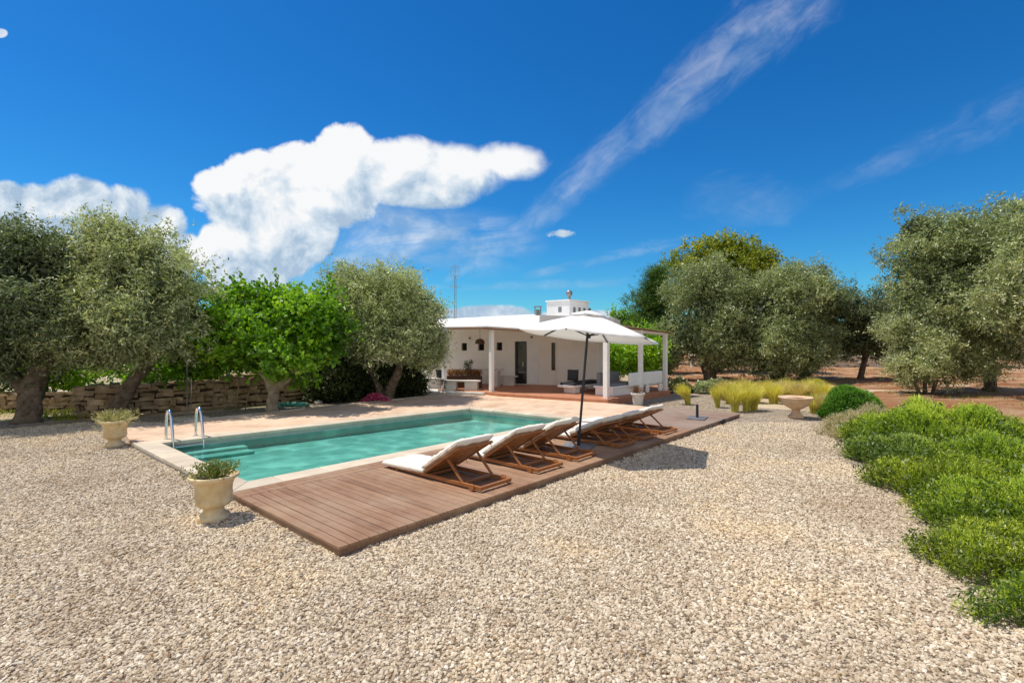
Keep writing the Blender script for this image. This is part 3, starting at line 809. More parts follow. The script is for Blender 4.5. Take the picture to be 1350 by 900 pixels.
def lounger(u, v, ang, label, skew=0.0, seed=0):
    x, y = U(u, v)
    t = thing('sun_lounger', label, 'sun lounger', (x, y, 0.1), ROT + skew, 'teak sun loungers along the deck')
    W = 0.62; LEN = 2.02; HY = 1.12; zt = 0.078     # rail top
    # base frame: local x across, local y towards the pool
    mb = MB()
    for sx in (0.0, W-0.035):
        mb.box(sx, sx+0.035, 0, LEN, 0.024, zt, tone=0.45)
    for yy in (0.0, 0.36, HY-0.05, LEN-0.05):
        mb.box(0.036, W-0.036, yy, yy+0.05, 0.032, zt-0.003, tone=0.4)
    mb.build('frame', M['teak'], t, bevel=0.006)
    mb = MB()
    yy = HY + 0.02
    while yy < LEN-0.1:
        mb.box(0.04, W-0.04, yy, yy+0.06, zt-0.02, zt, tone=random.uniform(.4, .7)); yy += 0.075
    mb.build('seat_slats', M['teak'], t, bevel=0.004, seg=1)
    for sx in (0.005, W-0.045):
        mb = MB(); mb.box(sx, sx+0.04, LEN-0.22, LEN-0.16, 0.0, 0.03); mb.build('leg', M['teak'], t, bevel=0.005)
    for sx in (-0.03, W+0.001):
        mb = MB()
        pr = [(0.0, 0), (0.045, 0.0), (0.048, 0.006), (0.048, 0.024), (0.045, 0.029), (0, 0.029)]
        mb.lathe(pr, 20)
        w = mb.build('wheel', M['teak'], t, smooth=False)
        w.rotation_euler = (0, PI/2, 0); w.location = (sx, 0.16, 0.049)
    # backrest, hinged at HY, rising towards y = 0
    BL = 0.86
    ca, sa = math.cos(ang), math.sin(ang)
    R = Matrix.Translation((0, HY, zt)) @ Matrix.Rotation(-ang, 4, 'X') @ Matrix.Rotation(PI, 4, 'Z')
    # after the half turn local +y runs to the head; x is mirrored, so use -x
    mb = MB()
    for sx in (0.006, -W-0.041):
        mb.box(sx, sx+0.035, 0, BL, 0.0, 0.032, R, tone=0.6)
    for yy in (0.0, BL-0.05):
        mb.box(-W-0.005, 0.005, yy, yy+0.05, 0.0, 0.03, R, tone=0.55)
    b = mb.build('backrest', M['teak'], t, bevel=0.005)
    mb = MB(); yy = 0.075
    while yy < BL-0.1:
        mb.box(-W-0.005, 0.005, yy, yy+0.058, 0.012, 0.030, R, tone=random.uniform(.35, .7)); yy += 0.083
    mb.build('back_slats', M['teak'], b, bevel=0.003, seg=1)
    # struts from the backrest's sides down to the rear of the frame
    top = R @ Vector((0, BL*0.62, 0.0))
    for sx in (0.016, W-0.016):
        mb = MB(); mb.bar((sx, top.y, top.z), (sx, max(0.14, top.y-0.34+0.2*(0.65-ang)), zt-0.02), 0.022, 0.04, up=(1, 0, 0), tone=0.5)
        mb.build('strut', M['teak'], t, bevel=0.003)
    mb = MB(); mb.tube([(0.05, top.y-0.31, zt-0.012), (W-0.05, top.y-0.31, zt-0.012)], 0.012, 8); mb.build('strut_rod', M['teak'], t)
    # cushions
    pillow_obj('seat_cushion', W+0.085, LEN-HY+0.16, 0.10, M['cushion'], t, (W/2 + random.uniform(-.012, .012), HY-0.01, zt-0.022), -0.03, seed=seed)
    hd = R @ Vector((0, 0.0, 0.034))
    c = pillow_obj('back_cushion', W+0.11, BL+0.05, 0.11, M['cushion'], t, (0, 0, 0), 0, seed=seed+9, wr=0.018)
    c.rotation_euler = (-ang, 0, PI); c.rotation_mode = 'XYZ'
    c.matrix_local = Matrix.Translation((W/2, HY, zt)) @ Matrix.Rotation(-ang, 4, 'X') @ Matrix.Rotation(PI, 4, 'Z') @ Matrix.Translation((0, 0.0, 0.036))
    # tied cover ends hanging over the cushion's head and side edges
    mb = MB(); vs, fs = pillow(W+0.125, BL*0.95, 0.075, seed=seed+4, wr=0.02); mb.add(vs, fs)
    s = mb.build('cushion_cover', M['cushionshade'], c, smooth=True); s.location = (0, 0.045, -0.006)
    for k in range(3):
        mb = MB()
        px = -W/2 - 0.065; py = 0.12 + 0.3*k
        mb.tube([(px, py, 0.03), (px-0.012, py+0.02, 0.005), (px-0.006, py+0.05, -0.04), (px+0.01, py+0.06, -0.08)], 0.005, 6)
        mb.build('tie', M['cushionshade'], c)
    return t
LG = [(2.16, 0.20, 0.55, 'teak lounger nearest the camera with its white seat cushion in full view', 0.012),
      (3.41, 0.22, 0.55, 'second teak lounger from the camera, raised back overlapping the nearest one', -0.02),
      (4.45, 0.22, 0.54, 'third teak lounger, just in front of the parasol pole', 0.015),
      (5.84, 0.20, 0.40, 'teak lounger just beyond the parasol pole with a low reclined back', -0.015),
      (6.80, 0.20, 0.41, 'fifth teak lounger, low backed, between the parasol and the last lounger', 0.02),
      (7.72, 0.18, 0.44, 'farthest teak lounger at the house end of the row', -0.025)]
for k, (u, v, a, lab, sk) in enumerate(LG):
    lounger(u, v, a, lab, sk, seed=k*17)

# ================================================================== PARASOL
def parasol():
    bx, by = U(5.50, 0.90)
    cx, cy = 1.48, 9.72
    t = thing('parasol', 'large white hexagonal parasol on a leaning dark pole above the loungers', 'parasol', (bx, by, 0.1))
    def P(x, y, z): return (x-bx, y-by, z-0.1)
    mb = MB(); Rm = Matrix.Rotation(ROT+0.3, 4, 'Z')
    mb.box(-0.29, 0.29, -0.29, 0.29, 0.001, 0.028, Rm)
    mb.build('base_plate', M['zinc'], t, bevel=0.004)
    mb = MB(); mb.tube([(0, 0, 0.02), (0.012, 0, 0.30)], 0.034, 16); mb.build('pole_socket', M['metal'], t, smooth=False)
    mb = MB(); top = P(cx-0.005, cy, 2.62)
    mb.tube([(0.002, 0, 0.06), top], 0.024, 16); mb.build('pole', M['metal'], t)
    mb = MB(); mb.tube([Vector(top)*0.44, Vector(top)*0.47], 0.034, 12); mb.build('pole_joint', M['metal'], t)
    R = 1.37
    def rim(a, f=1.0):
        return (cx + R*f*math.cos(a), cy + R*f*math.sin(a))
    def plane(x, y): return -0.104*(x-cx) - 0.043*(y-cy)
    apex = 2.64
    rimz = 2.213
    A = [math.radians(5+60*k) for k in range(6)]
    # canopy: six panels sagging slightly between the ribs
    def canopy_mesh(f0, f1, dz, seg=8, sub=6, sag=0.045):
        vs = []; fs = []
        idx = {}
        def pt(i, r, s):
            a0, a1 = A[i], A[(i+1) % 6] + (2*PI if i == 5 else 0)
            x = (1-s)*math.cos(a0) + s*math.cos(a1); y = (1-s)*math.sin(a0) + s*math.sin(a1)
            X = cx + R*r*x; Y = cy + R*r*y
            z = apex + (rimz-apex)*(r**1.12) - sag*4*s*(1-s)*r*0.6 + plane(X, Y) + dz
            if r > 0.97: z -= 0.0
            return P(X, Y, z)
        for i in range(6):
            b = len(vs)
            for j in range(seg+1):
                r = f0 + (f1-f0)*j/seg
                for k in range(sub+1): vs.append(pt(i, r, k/sub))
            for j in range(seg):
                for k in range(sub):
                    q = b + j*(sub+1)+k
                    fs.append((q, q+sub+1, q+sub+2, q+1))
            # small hem
            b2 = len(vs)
            for k in range(sub+1):
                p = pt(i, f1, k/sub); vs.append((p[0], p[1], p[2]-0.022))
            for k in range(sub):
                fs.append((b + seg*(sub+1)+k, b2+k, b2+k+1, b + seg*(sub+1)+k+1))
        return vs, fs
    mb = MB(); vs, fs = canopy_mesh(0.17, 1.0, 0.0); mb.add(vs, fs)
    can = mb.build('canopy', M['canvas2'], t, smooth=True)
    bm = bmesh.new(); bm.from_mesh(can.data); bmesh.ops.remove_doubles(bm, verts=bm.verts, dist=0.001); bm.to_mesh(can.data); bm.free()
    mb = MB(); vs, fs = canopy_mesh(0.02, 0.26, 0.055, 4, 6, 0.02); mb.add(vs, fs)
    mb.build('vent_cap', M['canvas2'], can, smooth=True)
    mb = MB(); hp = P(cx, cy, apex+0.05)
    mb.lathe([(0.0, 0), (0.03, 0), (0.03, 0.03), (0.012, 0.05), (0, 0.055)], 14, hp); mb.build('finial', M['metal'], t)
    hub = Vector(P(cx-0.02, cy, 2.2))
    mb = MB(); mb.tube([hub + Vector((0, 0, -0.04)), hub + Vector((0.004, 0, 0.04))], 0.045, 14); mb.build('hub', M['metal'], t)
    for a in A:
        x, y = rim(a); z0 = apex - 0.035; z1 = rimz + plane(x, y) - 0.022
        p0 = Vector(P(cx, cy, z0)); p1 = Vector(P(x, y, z1))
        mid = Vector(P(*rim(a, .5), apex + (rimz-apex)*(.5**1.12) + plane(*rim(a, .5)) - 0.025))
        mb = MB(); mb.bar(p0, mid, 0.018, 0.026); mb.bar(mid, p1, 0.018, 0.026)
        r = mb.build('rib', M['metal'], t)
        mb = MB(); mb.bar(hub, mid - Vector((0, 0, 0.014)), 0.012, 0.018); mb.build('strut', M['metal'], r)
m, nt, out = newmat('translucent_canvas')
c = ramp(nt, [(0.3, (0.86, 0.85, 0.83)), (0.7, (0.91, 0.90, 0.89))], noise_tex(nt, 3, 5))
d = N(nt, 'ShaderNodeBsdfDiffuse'); tl = N(nt, 'ShaderNodeBsdfTranslucent'); mx = N(nt, 'ShaderNodeMixShader'); mx.inputs[0].default_value = 0.16
nt.links.new(c, d.inputs['Color']); tl.inputs['Color'].default_value = (0.80, 0.76, 0.72, 1)
bb = N(nt, 'ShaderNodeBump'); bb.inputs['Strength'].default_value = 0.2; bb.inputs['Distance'].default_value = 0.02
nt.links.new(noise_tex(nt, 7, 4), bb.inputs['Height']); nt.links.new(bb.outputs[0], d.inputs['Normal'])
nt.links.new(d.outputs[0], mx.inputs[1]); nt.links.new(tl.outputs[0], mx.inputs[2]); nt.links.new(mx.outputs[0], out.inputs['Surface'])
M['canvas2'] = m
parasol()
# spare parasol foot on the far deck
bx, by = gp(919, 551.5, 0.1)
t = thing('parasol_stand', 'empty parasol stand, short dark tube on a flat plate, on the weathered deck', 'parasol stand', (bx, by, 0.1), ROT+0.2)
mb = MB(); mb.box(-0.30, 0.30, -0.22, 0.22, 0.002, 0.03); mb.build('base_plate', M['zinc'], t, bevel=0.004)
mb = MB(); mb.tube([(0.02, 0, 0.03), (0.02, 0, 0.36)], 0.035, 16); mb.build('tube', M['metal'], t)
mb = MB(); mb.tube([(0.02, 0, 0.25), (0.09, 0.0, 0.25)], 0.010, 8); mb.build('clamp_screw', M['metal'], t)

# ================================================================== POOL LADDER
def ladder():
    t = thing('pool_ladder', 'polished steel pool ladder with two arched grab rails at the pool corner', 'pool ladder', (*U(0.56, 7.32), 0.1), ROT)
    # local x along pool, y across; rails arch over the far edge into the water
    for sx in (0.0, 0.54):
        pts = []
        prof = [(0.38, -0.04), (0.38, 0.10), (0.375, 0.36), (0.33, 0.53), (0.25, 0.60), (0.15, 0.59), (0.07, 0.50), (0.02, 0.36), (-0.045, 0.12), (-0.075, -0.10), (-0.085, -0.16), (-0.09, -0.22)]
        for (yy, zz) in prof: pts.append((sx, yy, zz))
        # smooth by Catmull-Rom
        P = [Vector(p) for p in pts]; Q = []
        for i in range(len(P)-1):
            p0, p1, p2, p3 = P[max(i-1, 0)], P[i], P[i+1], P[min(i+2, len(P)-1)]
            for k in range(5):
                s = k/5
                Q.append(0.5*((2*p1) + (p2-p0)*s + (2*p0-5*p1+4*p2-p3)*s*s + (-p0+3*p1-3*p2+p3)*s**3))
        Q.append(P[-1])
        mb = MB(); mb.tube(Q, 0.027, 14); r = mb.build('rail', M['steel'], t, smooth=True)
        mb = MB(); mb.lathe([(0.0, 0.001), (0.055, 0.001), (0.055, 0.010), (0.03, 0.022), (0, 0.022)], 18, (sx, 0.38, -0.018)); mb.build('flange', M['steel'], r)
    for zz in (-0.12,):
        mb = MB(); mb.box(0.02, 0.52, -0.13, -0.05, zz, zz+0.02); mb.build('tread', M['steel'], t, bevel=0.005)
ladder()

# ================================================================== URNS AND POTS
def urn(label, x, y, s, m, name='stone_urn', prof=None, cat='urn', group=None, rz=0.0):
    t = thing(name, label, cat, (x, y, 0), rz, group)
    pr = prof or [(0.0, 0.0), (0.185, 0.0), (0.195, 0.012), (0.195, 0.05), (0.185, 0.065), (0.15, 0.085), (0.125, 0.11), (0.12, 0.135), (0.135, 0.155), (0.175, 0.175), (0.215, 0.21),
                  (0.228, 0.245), (0.222, 0.275), (0.218, 0.285), (0.225, 0.30), (0.222, 0.36), (0.228, 0.42), (0.245, 0.465), (0.275, 0.495), (0.298, 0.51), (0.305, 0.525), (0.300, 0.543), (0.285, 0.548), (0.262, 0.54), (0.245, 0.49), (0.23, 0.475), (0.0, 0.475)]
    def fl(z, a):
        if 0.15 < z < 0.275: return 1 + 0.045*abs(math.sin(a*5))*math.sin((z-0.15)/0.125*PI)
        return 1 + 0.006*math.sin(a*3+z*9)
    mb = MB(); mb.lathe([(r*s, z*s) for r, z in pr], 60, flute=(lambda z, a: fl(z/s, a)) if prof is None else None)
    mb.build('bowl', m, t, smooth=True)
    return t
def potplant(parent_xy, z, r, m, name, label, n=160, L=0.09, W=0.016, slen=0.16, up=0.5, wide=1.2, nleaf=7, tb=0.5):
    P = np.stack([rng.normal(0, r*0.42, n), rng.normal(0, r*0.42, n), rng.uniform(-0.01, 0.03, n)], 1)
    out = unit(np.stack([P[:, 0]*wide/r, P[:, 1]*wide/r, np.full(n, 0.7)], 1))
    V, T = sprigs(P, out, rng.normal(0, 0.1, n), nleaf, slen, L, W, up, 0.6, tb)
    o = quads_object(name, V, m, T); o.location = (parent_xy[0], parent_xy[1], z)
    tag(o, label, 'potted plant')
    return o
def soil_disc(t, r, z):
    mb = MB(); mb.lathe([(0.0, 0), (r, 0), (r*0.9, 0.012), (r*0.5, 0.02), (0, 0.022)], 24, (0, 0, z)); mb.build('soil', M['potsoil'], t, smooth=True)

ux, uy = -3.53, 6.02
t = urn('aged cream stone urn standing on the gravel by the deck corner', ux, uy, 1.0, M['urnstone']); soil_disc(t, 0.232, 0.476); t.scale = (.88, .88, .97)
potplant((ux, uy), 0.495, 0.2, M['potgreen'], 'trailing_plant', 'low green plant with dark stems growing in the near urn', 190, 0.035, 0.014, 0.17, 0.55, 1.0, 9, 0.5)
ux, uy = -7.97, 10.2
t = urn('pale cream stone urn on gravel by the pool ladder end of the terrace', ux, uy, 0.98, M['urnstone'], rz=0.6); soil_disc(t, 0.225, 0.468); t.scale = (.90, .90, .98)
potplant((ux, uy), 0.485, 0.2, M['greygrass'], 'spiky_plant', 'straggly grey green plant spilling from the urn near the ladder', 150, 0.10, 0.014, 0.22, 0.15, 1.9, 6, 0.65)
ux, uy = 7.79, 13.95
bath = [(0.0, 0.0), (0.19, 0.0), (0.20, 0.02), (0.20, 0.06), (0.16, 0.09), (0.115, 0.13), (0.10, 0.20), (0.115, 0.24), (0.17, 0.27), (0.28, 0.34), (0.36, 0.43), (0.39, 0.50), (0.405, 0.535), (0.43, 0.545), (0.435, 0.57), (0.42, 0.585), (0.39, 0.575), (0.34, 0.53), (0.0, 0.50)]
t = urn('wide weathered stone bowl on a pedestal among yellow feather grass', ux, uy, 1.0, M['urnpink'], 'stone_bowl', bath, 'stone bowl')
soil_disc(t, 0.33, 0.525)
ux, uy = gp(841, 534.5)
pot = [(0.0, 0.0), (0.145, 0.0), (0.15, 0.01), (0.165, 0.12), (0.19, 0.32), (0.195, 0.345), (0.225, 0.35), (0.232, 0.37), (0.232, 0.41), (0.222, 0.42), (0.20, 0.415), (0.19, 0.37), (0.0, 0.37)]
t = urn('white tapered flower pot at the corner of the porch', ux, uy, 1.0, M['stonewhite'], 'flower_pot', pot, 'flower pot'); soil_disc(t, 0.185, 0.372)
potplant((ux, uy), 0.39, 0.16, M['rust'], 'dead_plant', 'withered reddish brown plant in the white pot', 70, 0.07, 0.012, 0.20, 0.8, 0.8, 5, 0.35)
# small spotlight on the gravel beside the deck
sx_, sy_ = gp(953, 559.5)
t = thing('garden_spotlight', 'small round black garden spotlight on the gravel by the deck edge', 'spotlight', (sx_, sy_, 0))
mb = MB(); mb.tube([(0, 0, 0.0), (0, 0, 0.06)], 0.012, 8); mb.build('spike', M['metal'], t)
mb = MB(); mb.tube([(-0.02, 0.03, 0.05), (0.02, -0.05, 0.10)], [0.04, 0.055], 14); mb.build('lamp_head', M['metal'], t)

# ================================================================== HOUSE
WR = Vector((2.01, 22.1)); WL = Vector((-0.97, 0.243)); WN = Vector((-0.243, -0.97))
def W(s, d=0.0):
    p = WR + WL*s + WN*d
    return (p.x, p.y)
house = thing('white_house', 'low white flat roofed house with a porch behind the pool', 'house', (W(2.5)[0], W(2.5)[1], 0))
HB = Matrix.Translation((-house.location.x, -house.location.y, 0))
def hbuild(mb, name, m, parent=None, bevel=0.0, smooth=False):
    """geometry given in world axes; house base is subtracted"""
    mb.v = [tuple(HB @ Vector(p)) for p in mb.v]
    return mb.build(name, m, parent or house, bevel, smooth)
WM = Matrix(((WL.x, WN.x, 0, WR.x), (WL.y, WN.y, 0, WR.y), (0, 0, 1, 0), (0, 0, 0, 1)))   # local: x=s to the left, y=outward, z

# front wall with real openings: grid of boxes around holes
holes = [(1.40, 1.95, 0.2, 2.10), (0.13, 0.30, 0.84, 2.05), (4.19, 4.46, 1.68, 2.03), (3.37, 3.66, 1.69, 2.05), (2.527, 2.80, 1.70, 2.06)]
mb = MB()
xs = sorted({0.0, 6.2} | {h[0] for h in holes} | {h[1] for h in holes})
for i in range(len(xs)-1):
    a, b = xs[i], xs[i+1]; mid = (a+b)/2
    hs = [h for h in holes if h[0] <= mid <= h[1]]
    if not hs: mb.box(a, b, -0.35, 0, -0.05, 2.75, WM)
    else:
        h = hs[0]
        if h[2] > 0.21: mb.box(a, b, -0.35, 0, -0.05, h[2], WM)
        mb.box(a, b, -0.35, 0, h[3], 2.75, WM)
fw = hbuild(mb, 'front_wall', M['warmwhite'])
bm = bmesh.new(); bm.from_mesh(fw.data); bmesh.ops.remove_doubles(bm, verts=bm.verts, dist=0.0005)
seen = {}
for f in list(bm.faces):
    k = tuple(sorted(v.index for v in f.verts)); seen.setdefault(k, []).append(f)
for fl_ in seen.values():
    if len(fl_) > 1: bmesh.ops.delete(bm, geom=fl_, context='FACES_ONLY')
bm.to_mesh(fw.data); bm.free()
# body behind the front wall
mb = MB(); mb.box(0.0, 6.2, -5.5, -0.80, -0.05, 2.9, WM); hbuild(mb, 'house_body', M['white'])
mb = MB(); mb.box(6.2, 6.05, -0.8, -0.36, 0, 2.7, WM); hbuild(mb, 'end_wall', M['white'])
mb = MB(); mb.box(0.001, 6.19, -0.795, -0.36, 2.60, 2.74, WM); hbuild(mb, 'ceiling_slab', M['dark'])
# openings
def win(name, h, deep=0.16):
    s0, s1, z0, z1 = h
    mb = MB()
    mb.box(s0+.001, s0+.035, -deep-.04, -deep, z0+.001, z1-.001, WM); mb.box(s1-.035, s1-.001, -deep-.04, -deep, z0+.001, z1-.001, WM)
    mb.box(s0+.036, s1-.036, -deep-.04, -deep, z0+.001, z0+.035, WM); mb.box(s0+.036, s1-.036, -deep-.04, -deep, z1-.035, z1-.001, WM)
    f = hbuild(mb, name, M['brownwood'])
    mb = MB(); mb.box(s0+.03, s1-.03, -deep-.03, -deep-.022, z0+.03, z1-.03, WM); hbuild(mb, 'pane', M['glass'], f)
    return f
for h in holes[2:]: win('window', h)
win('slit_window', holes[1], 0.10)
# raised surround and shutter beside the slit window
mb = MB(); mb.box(0.31, 0.50, 0.0, 0.025, 0.84, 2.07, WM); hbuild(mb, 'shutter', M['warmwhite'], bevel=0.004)
# door: dark frame, glazed leaf, second white leaf folded on the wall
mb = MB()
for s0, s1 in ((1.402, 1.44), (1.865, 1.948)): mb.box(s0, s1, -0.22, -0.10, 0.2, 2.098, WM)
mb.box(1.441, 1.864, -0.22, -0.10, 2.05, 2.098, WM)
dfr = hbuild(mb, 'door', M['metal'])
mb = MB(); mb.box(1.441, 1.864, -0.18, -0.172, 0.2, 2.049, WM); hbuild(mb, 'pane', M['glass'], dfr)
mb = MB(); mb.box(1.60, 1.612, -0.17, -0.13, 1.0, 1.2, WM); hbuild(mb, 'handle', M['steel'], dfr)
mb = MB(); mb.box(0.86, 1.385, 0.0, 0.04, 0.24, 2.12, WM); mb.box(0.845, 1.395, 0.0, 0.06, 2.121, 2.15, WM); hbuild(mb, 'door_shutter', M['white'], bevel=0.004)
mb = MB(); mb.box(1.30, 2.05, 0.0, 0.14, 0.201, 0.235, WM); hbuild(mb, 'door_sill', M['stonewhite'], bevel=0.006)
mb = MB(); mb.box(1.12, 1.22, 0.0, 0.10, 2.24, 2.34, WM); hbuild(mb, 'wall_lamp', M['oak'], bevel=0.02)
mb = MB(); mb.box(4.0, 4.08, 0.0, 0.08, 2.2, 2.30, WM); hbuild(mb, 'wall_lamp', M['oak'], bevel=0.02)
# wing on the right, stepping forward
wing = [W(-0.002, -0.2), W(-0.002, 0.25), (2.52, 21.55), (3.62, 21.2), (3.95, 21.6), (4.1, 25.0), (2.5, 26.0)]
mb = MB(); mb.prism(wing, -0.05, 2.85); hbuild(mb, 'wing_wall', M['warmwhite'], bevel=0.02)
# platform of the porch
plat = [(-2.9, 22.55), (-2.9, 20.1), (-0.775-.3, 19.35), (-0.55, 18.76), (3.14, 16.66), gp(884, 514.2, .2), (6.9, 22.5), (4.0, 24.0)]
mb = MB(); mb.prism(plat, -0.05, 0.2); hbuild(mb, 'porch_floor', M['terracotta'], bevel=0.03)
platl = [W(6.8, 0.0), (-4.3, 20.6), (-2.91, 20.05), (-1.08, 19.36), (-0.9, 19.3), (-0.9, 19.0), (-1.1, 18.98), (-4.6, 20.2), (-5.2, 22.5)]
mb = MB(); mb.prism([(-5.6, 23.2), (-4.9, 20.1), (-1.10, 19.05), (-1.0, 19.33), (-2.93, 20.08), (-2.93, 22.8)], -0.05, 0.17); hbuild(mb, 'side_terrace', M['stonewhite'], bevel=0.02)
# posts
cpx, cpy = 3.16, 17.02
posts = [(-0.775, 19.25, 2.56), (cpx, cpy, 2.62), (4.68, 18.5, 2.52), (5.98, 19.85, 2.40), (-2.72, 20.4, 2.6)]
for k, (x, y, z) in enumerate(posts):
    mb = MB(); Rz = Matrix.Translation((x, y, 0)) @ Matrix.Rotation(ROT, 4, 'Z')
    w = 0.075 if k != 1 else 0.085
    mb.box(-w, w, -w, w, 0.15, z, Rz)
    hbuild(mb, 'post', M['white'], bevel=0.012)
# porch roof: sloping white slab with reed ceiling
def slab(name, pts_bot, pts_top, m, parent=None, bevel=0.015):
    n = len(pts_bot)
    mb = MB(); mb.add(list(pts_bot)+list(pts_top), [tuple(range(n))[::-1], tuple(range(n, 2*n))] + [(i, (i+1) % n, n+(i+1) % n, n+i) for i in range(n)])
    return hbuild(mb, name, m, parent, bevel)
fl = ((592-675)/F*21.7, 21.7); frr = ((711-675)/F*18.75, 18.75)
back_r = (2.05, 21.9); back_l = W(6.3, -0.3)
fc = (-0.98, 19.05)
rl = (-4.2, 24.6, 3.14); rr = (1.32, 24.5, 3.42)
ev = [(fl[0]-.9, fl[1]+.25, 2.72), (fc[0], fc[1], 2.69), (0.98, 18.75, 2.55)]
mb = MB()
top = [(p[0], p[1], p[2]) for p in ev] + [rr, rl]
mb.add([(p[0], p[1], p[2]-0.05) for p in top] + top, [(0, 4, 3, 2, 1), (5, 6, 7), (5, 7, 8), (5, 8, 9), (0, 1, 6, 5), (1, 2, 7, 6), (2, 3, 8, 7), (3, 4, 9, 8), (4, 0, 5, 9)])
hbuild(mb, 'roof', M['white'])
mb = MB(); mb.prism([(1.05, 19.4), (1.40, 24.4), (5.2, 24.4), (4.3, 21.5), (3.7, 21.0)], 2.86, 3.12); hbuild(mb, 'roof_parapet', M['white'], bevel=0.02)
# wooden beam along the left eave and front eave
mb = MB(); mb.bar((-1.0, 19.16, 2.60), (-3.3, 21.4, 2.63), 0.09, 0.085); hbuild(mb, 'eave_beam', M['oak'])
mb = MB(); mb.bar((-1.02, 19.10, 2.598), (0.98, 18.76, 2.455), 0.08, 0.085); mb.bar((0.98, 18.80, 2.455), (cpx, cpy+0.1, 2.54), 0.08, 0.07); hbuild(mb, 'eave_beam', M['oak'])
# pergola of reed mats on the right
a0 = (1.1, 19.2); a1 = (3.05, 16.85); a2 = (6.20, 19.85); a3 = (4.2, 22.5); a4 = (2.1, 21.3)
Pb = [(a0[0], a0[1], 2.50), (a1[0], a1[1], 2.60), (a2[0], a2[1], 2.42), (a3[0], a3[1], 2.60), (a4[0], a4[1], 2.60)]
slab('pergola_mat', Pb, [(p[0], p[1], p[2]+0.05) for p in Pb], M['reed'], bevel=0)
# loose reeds along the mat's edges
mb = MB()
for k in range(170):
    t_ = k/169
    q = Vector((a1[0], a1[1], 2.66)).lerp(Vector((a2[0], a2[1], 2.455)), t_)
    inn = Vector((-0.70, 0.71, 0.02))
    bmp = 0.05*math.sin(t_*23)+random.uniform(-.03, .05)
    mb.tube([q - inn*random.uniform(.02, .22), q + inn*1.3 + Vector((random.uniform(-.1, .1), 0, bmp*1.6 + 0.10*(1-t_)))], 0.009, 5, tone=random.random())
hbuild(mb, 'pergola_reeds', M['reed'])
mb = MB()
mb.bar((cpx, cpy, 2.57), (6.1, 19.95, 2.38), 0.07, 0.09)
mb.bar((1.2, 19.2, 2.44), (4.1, 22.3, 2.52), 0.07, 0.09)
for k in range(5):
    q = k/4
    p0 = Vector((cpx, cpy, 2.53)).lerp(Vector((6.0, 19.9, 2.36)), q); p1 = Vector((1.15, 19.1, 2.48)).lerp(Vector((4.1, 22.3, 2.56)), q)
    mb.bar(p0, p1, 0.05, 0.06)
hbuild(mb, 'pergola_frame', M['white'])
# roof furniture: tower, chimneys
tw = Vector((2.72, 24.0)); e1 = DV*1.36; e2 = DU*1.66
base = [tw, tw+e2, tw+e2+e1, tw+e1]
mb = MB(); mb.prism([tuple(p) for p in base], 2.85, 4.02); tower = hbuild(mb, 'roof_tower', M['white'], bevel=0.02)
cen = (base[0]+base[2])/2
mb = MB(); mb.prism([tuple(cen + (p-cen)*1.06) for p in base], 4.022, 4.09); hbuild(mb, 'tower_rim', M['white'], tower, bevel=0.01)
def wall_box(mb, o, ax, nrm, s0, s1, z0, z1, d0, d1):
    Mx = Matrix(((ax.x, nrm.x, 0, o.x), (ax.y, nrm.y, 0, o.y), (0, 0, 1, 0), (0, 0, 0, 1)))
    mb.box(s0, s1, d0, d1, z0, z1, Mx)
for (s0, s1) in ((0.46, 0.66),):
    mb = MB(); wall_box(mb, tw, DV, -DU, s0, s1, 3.50, 3.76, -0.01, 0.004); hbuild(mb, 'vent', M['zinc'], tower)
for s0 in (0.30, 0.74, 1.16):
    mb = MB(); wall_box(mb, tw, DU, -DV, s0, s0+0.2, 3.42, 3.74, -0.01, 0.004); hbuild(mb, 'vent', M['zinc'], tower)
# round ball cowl on the tower's corner
t0 = tw + DU*0.28 + DV*0.22
mb = MB(); mb.lathe([(0, 0), (0.07, 0), (0.07, 0.16), (0.10, 0.18), (0.15, 0.26), (0.16, 0.33), (0.13, 0.41), (0.07, 0.46), (0, 0.47)], 16, (t0.x, t0.y, 4.09)); hbuild(mb, 'chimney_cowl', M['zinc'], smooth=True)
# square metal flue on the roof edge
x0_, y0_ = (709-675)/F*19.6, 19.6
mb = MB()
for dx in (-0.12, 0.10):
    for dy in (-0.1, 0.1): mb.box(x0_+dx, x0_+dx+0.03, y0_+dy, y0_+dy+.03, 3.11, 3.42)
mb.box(x0_-.14, x0_+.15, y0_-.12, y0_+.15, 3.421, 3.455); mb.box(x0_-.07, x0_+.08, y0_-.07, y0_+.08, 3.10, 3.33)
hbuild(mb, 'roof_flue', M['zinc'])
# aerial mast
ax_, ay_ = (600-675)/F*25.0, 25.0
t = thing('aerial_mast', 'thin lattice television aerial mast rising behind the olive on the roof', 'aerial', (ax_, ay_, 2.9))
mb = MB()
for k in range(3):
    a = 2*PI*k/3; mb.tube([(0.07*math.cos(a), 0.07*math.sin(a), 0), (0.05*math.cos(a), 0.05*math.sin(a), 2.4)], 0.008, 5)
for k in range(12):
    z = 0.2*k
    for q in range(3):
        a = 2*PI*q/3; b = 2*PI*(q+1)/3
        mb.tube([(0.065*math.cos(a), 0.065*math.sin(a), z), (0.065*math.cos(b), 0.065*math.sin(b), z+0.2)], 0.004, 4)
mb.tube([(0, 0, 2.3), (0, 0, 3.0)], 0.013, 6)
mb.build('mast', M['zinc'], t)
for z, L in ((2.85, 0.16), (2.65, 0.22), (2.45, 0.2), (1.9, 0.24)):
    mb = MB(); mb.tube([(-L, 0, z), (L, 0.05, z)], 0.01, 5)
    for k in range(5): mb.tube([(-L+L*0.5*k, 0, z-0.1), (-L+L*0.5*k, 0, z+0.1)], 0.006, 4)
    mb.build('antenna', M['zinc'], t)
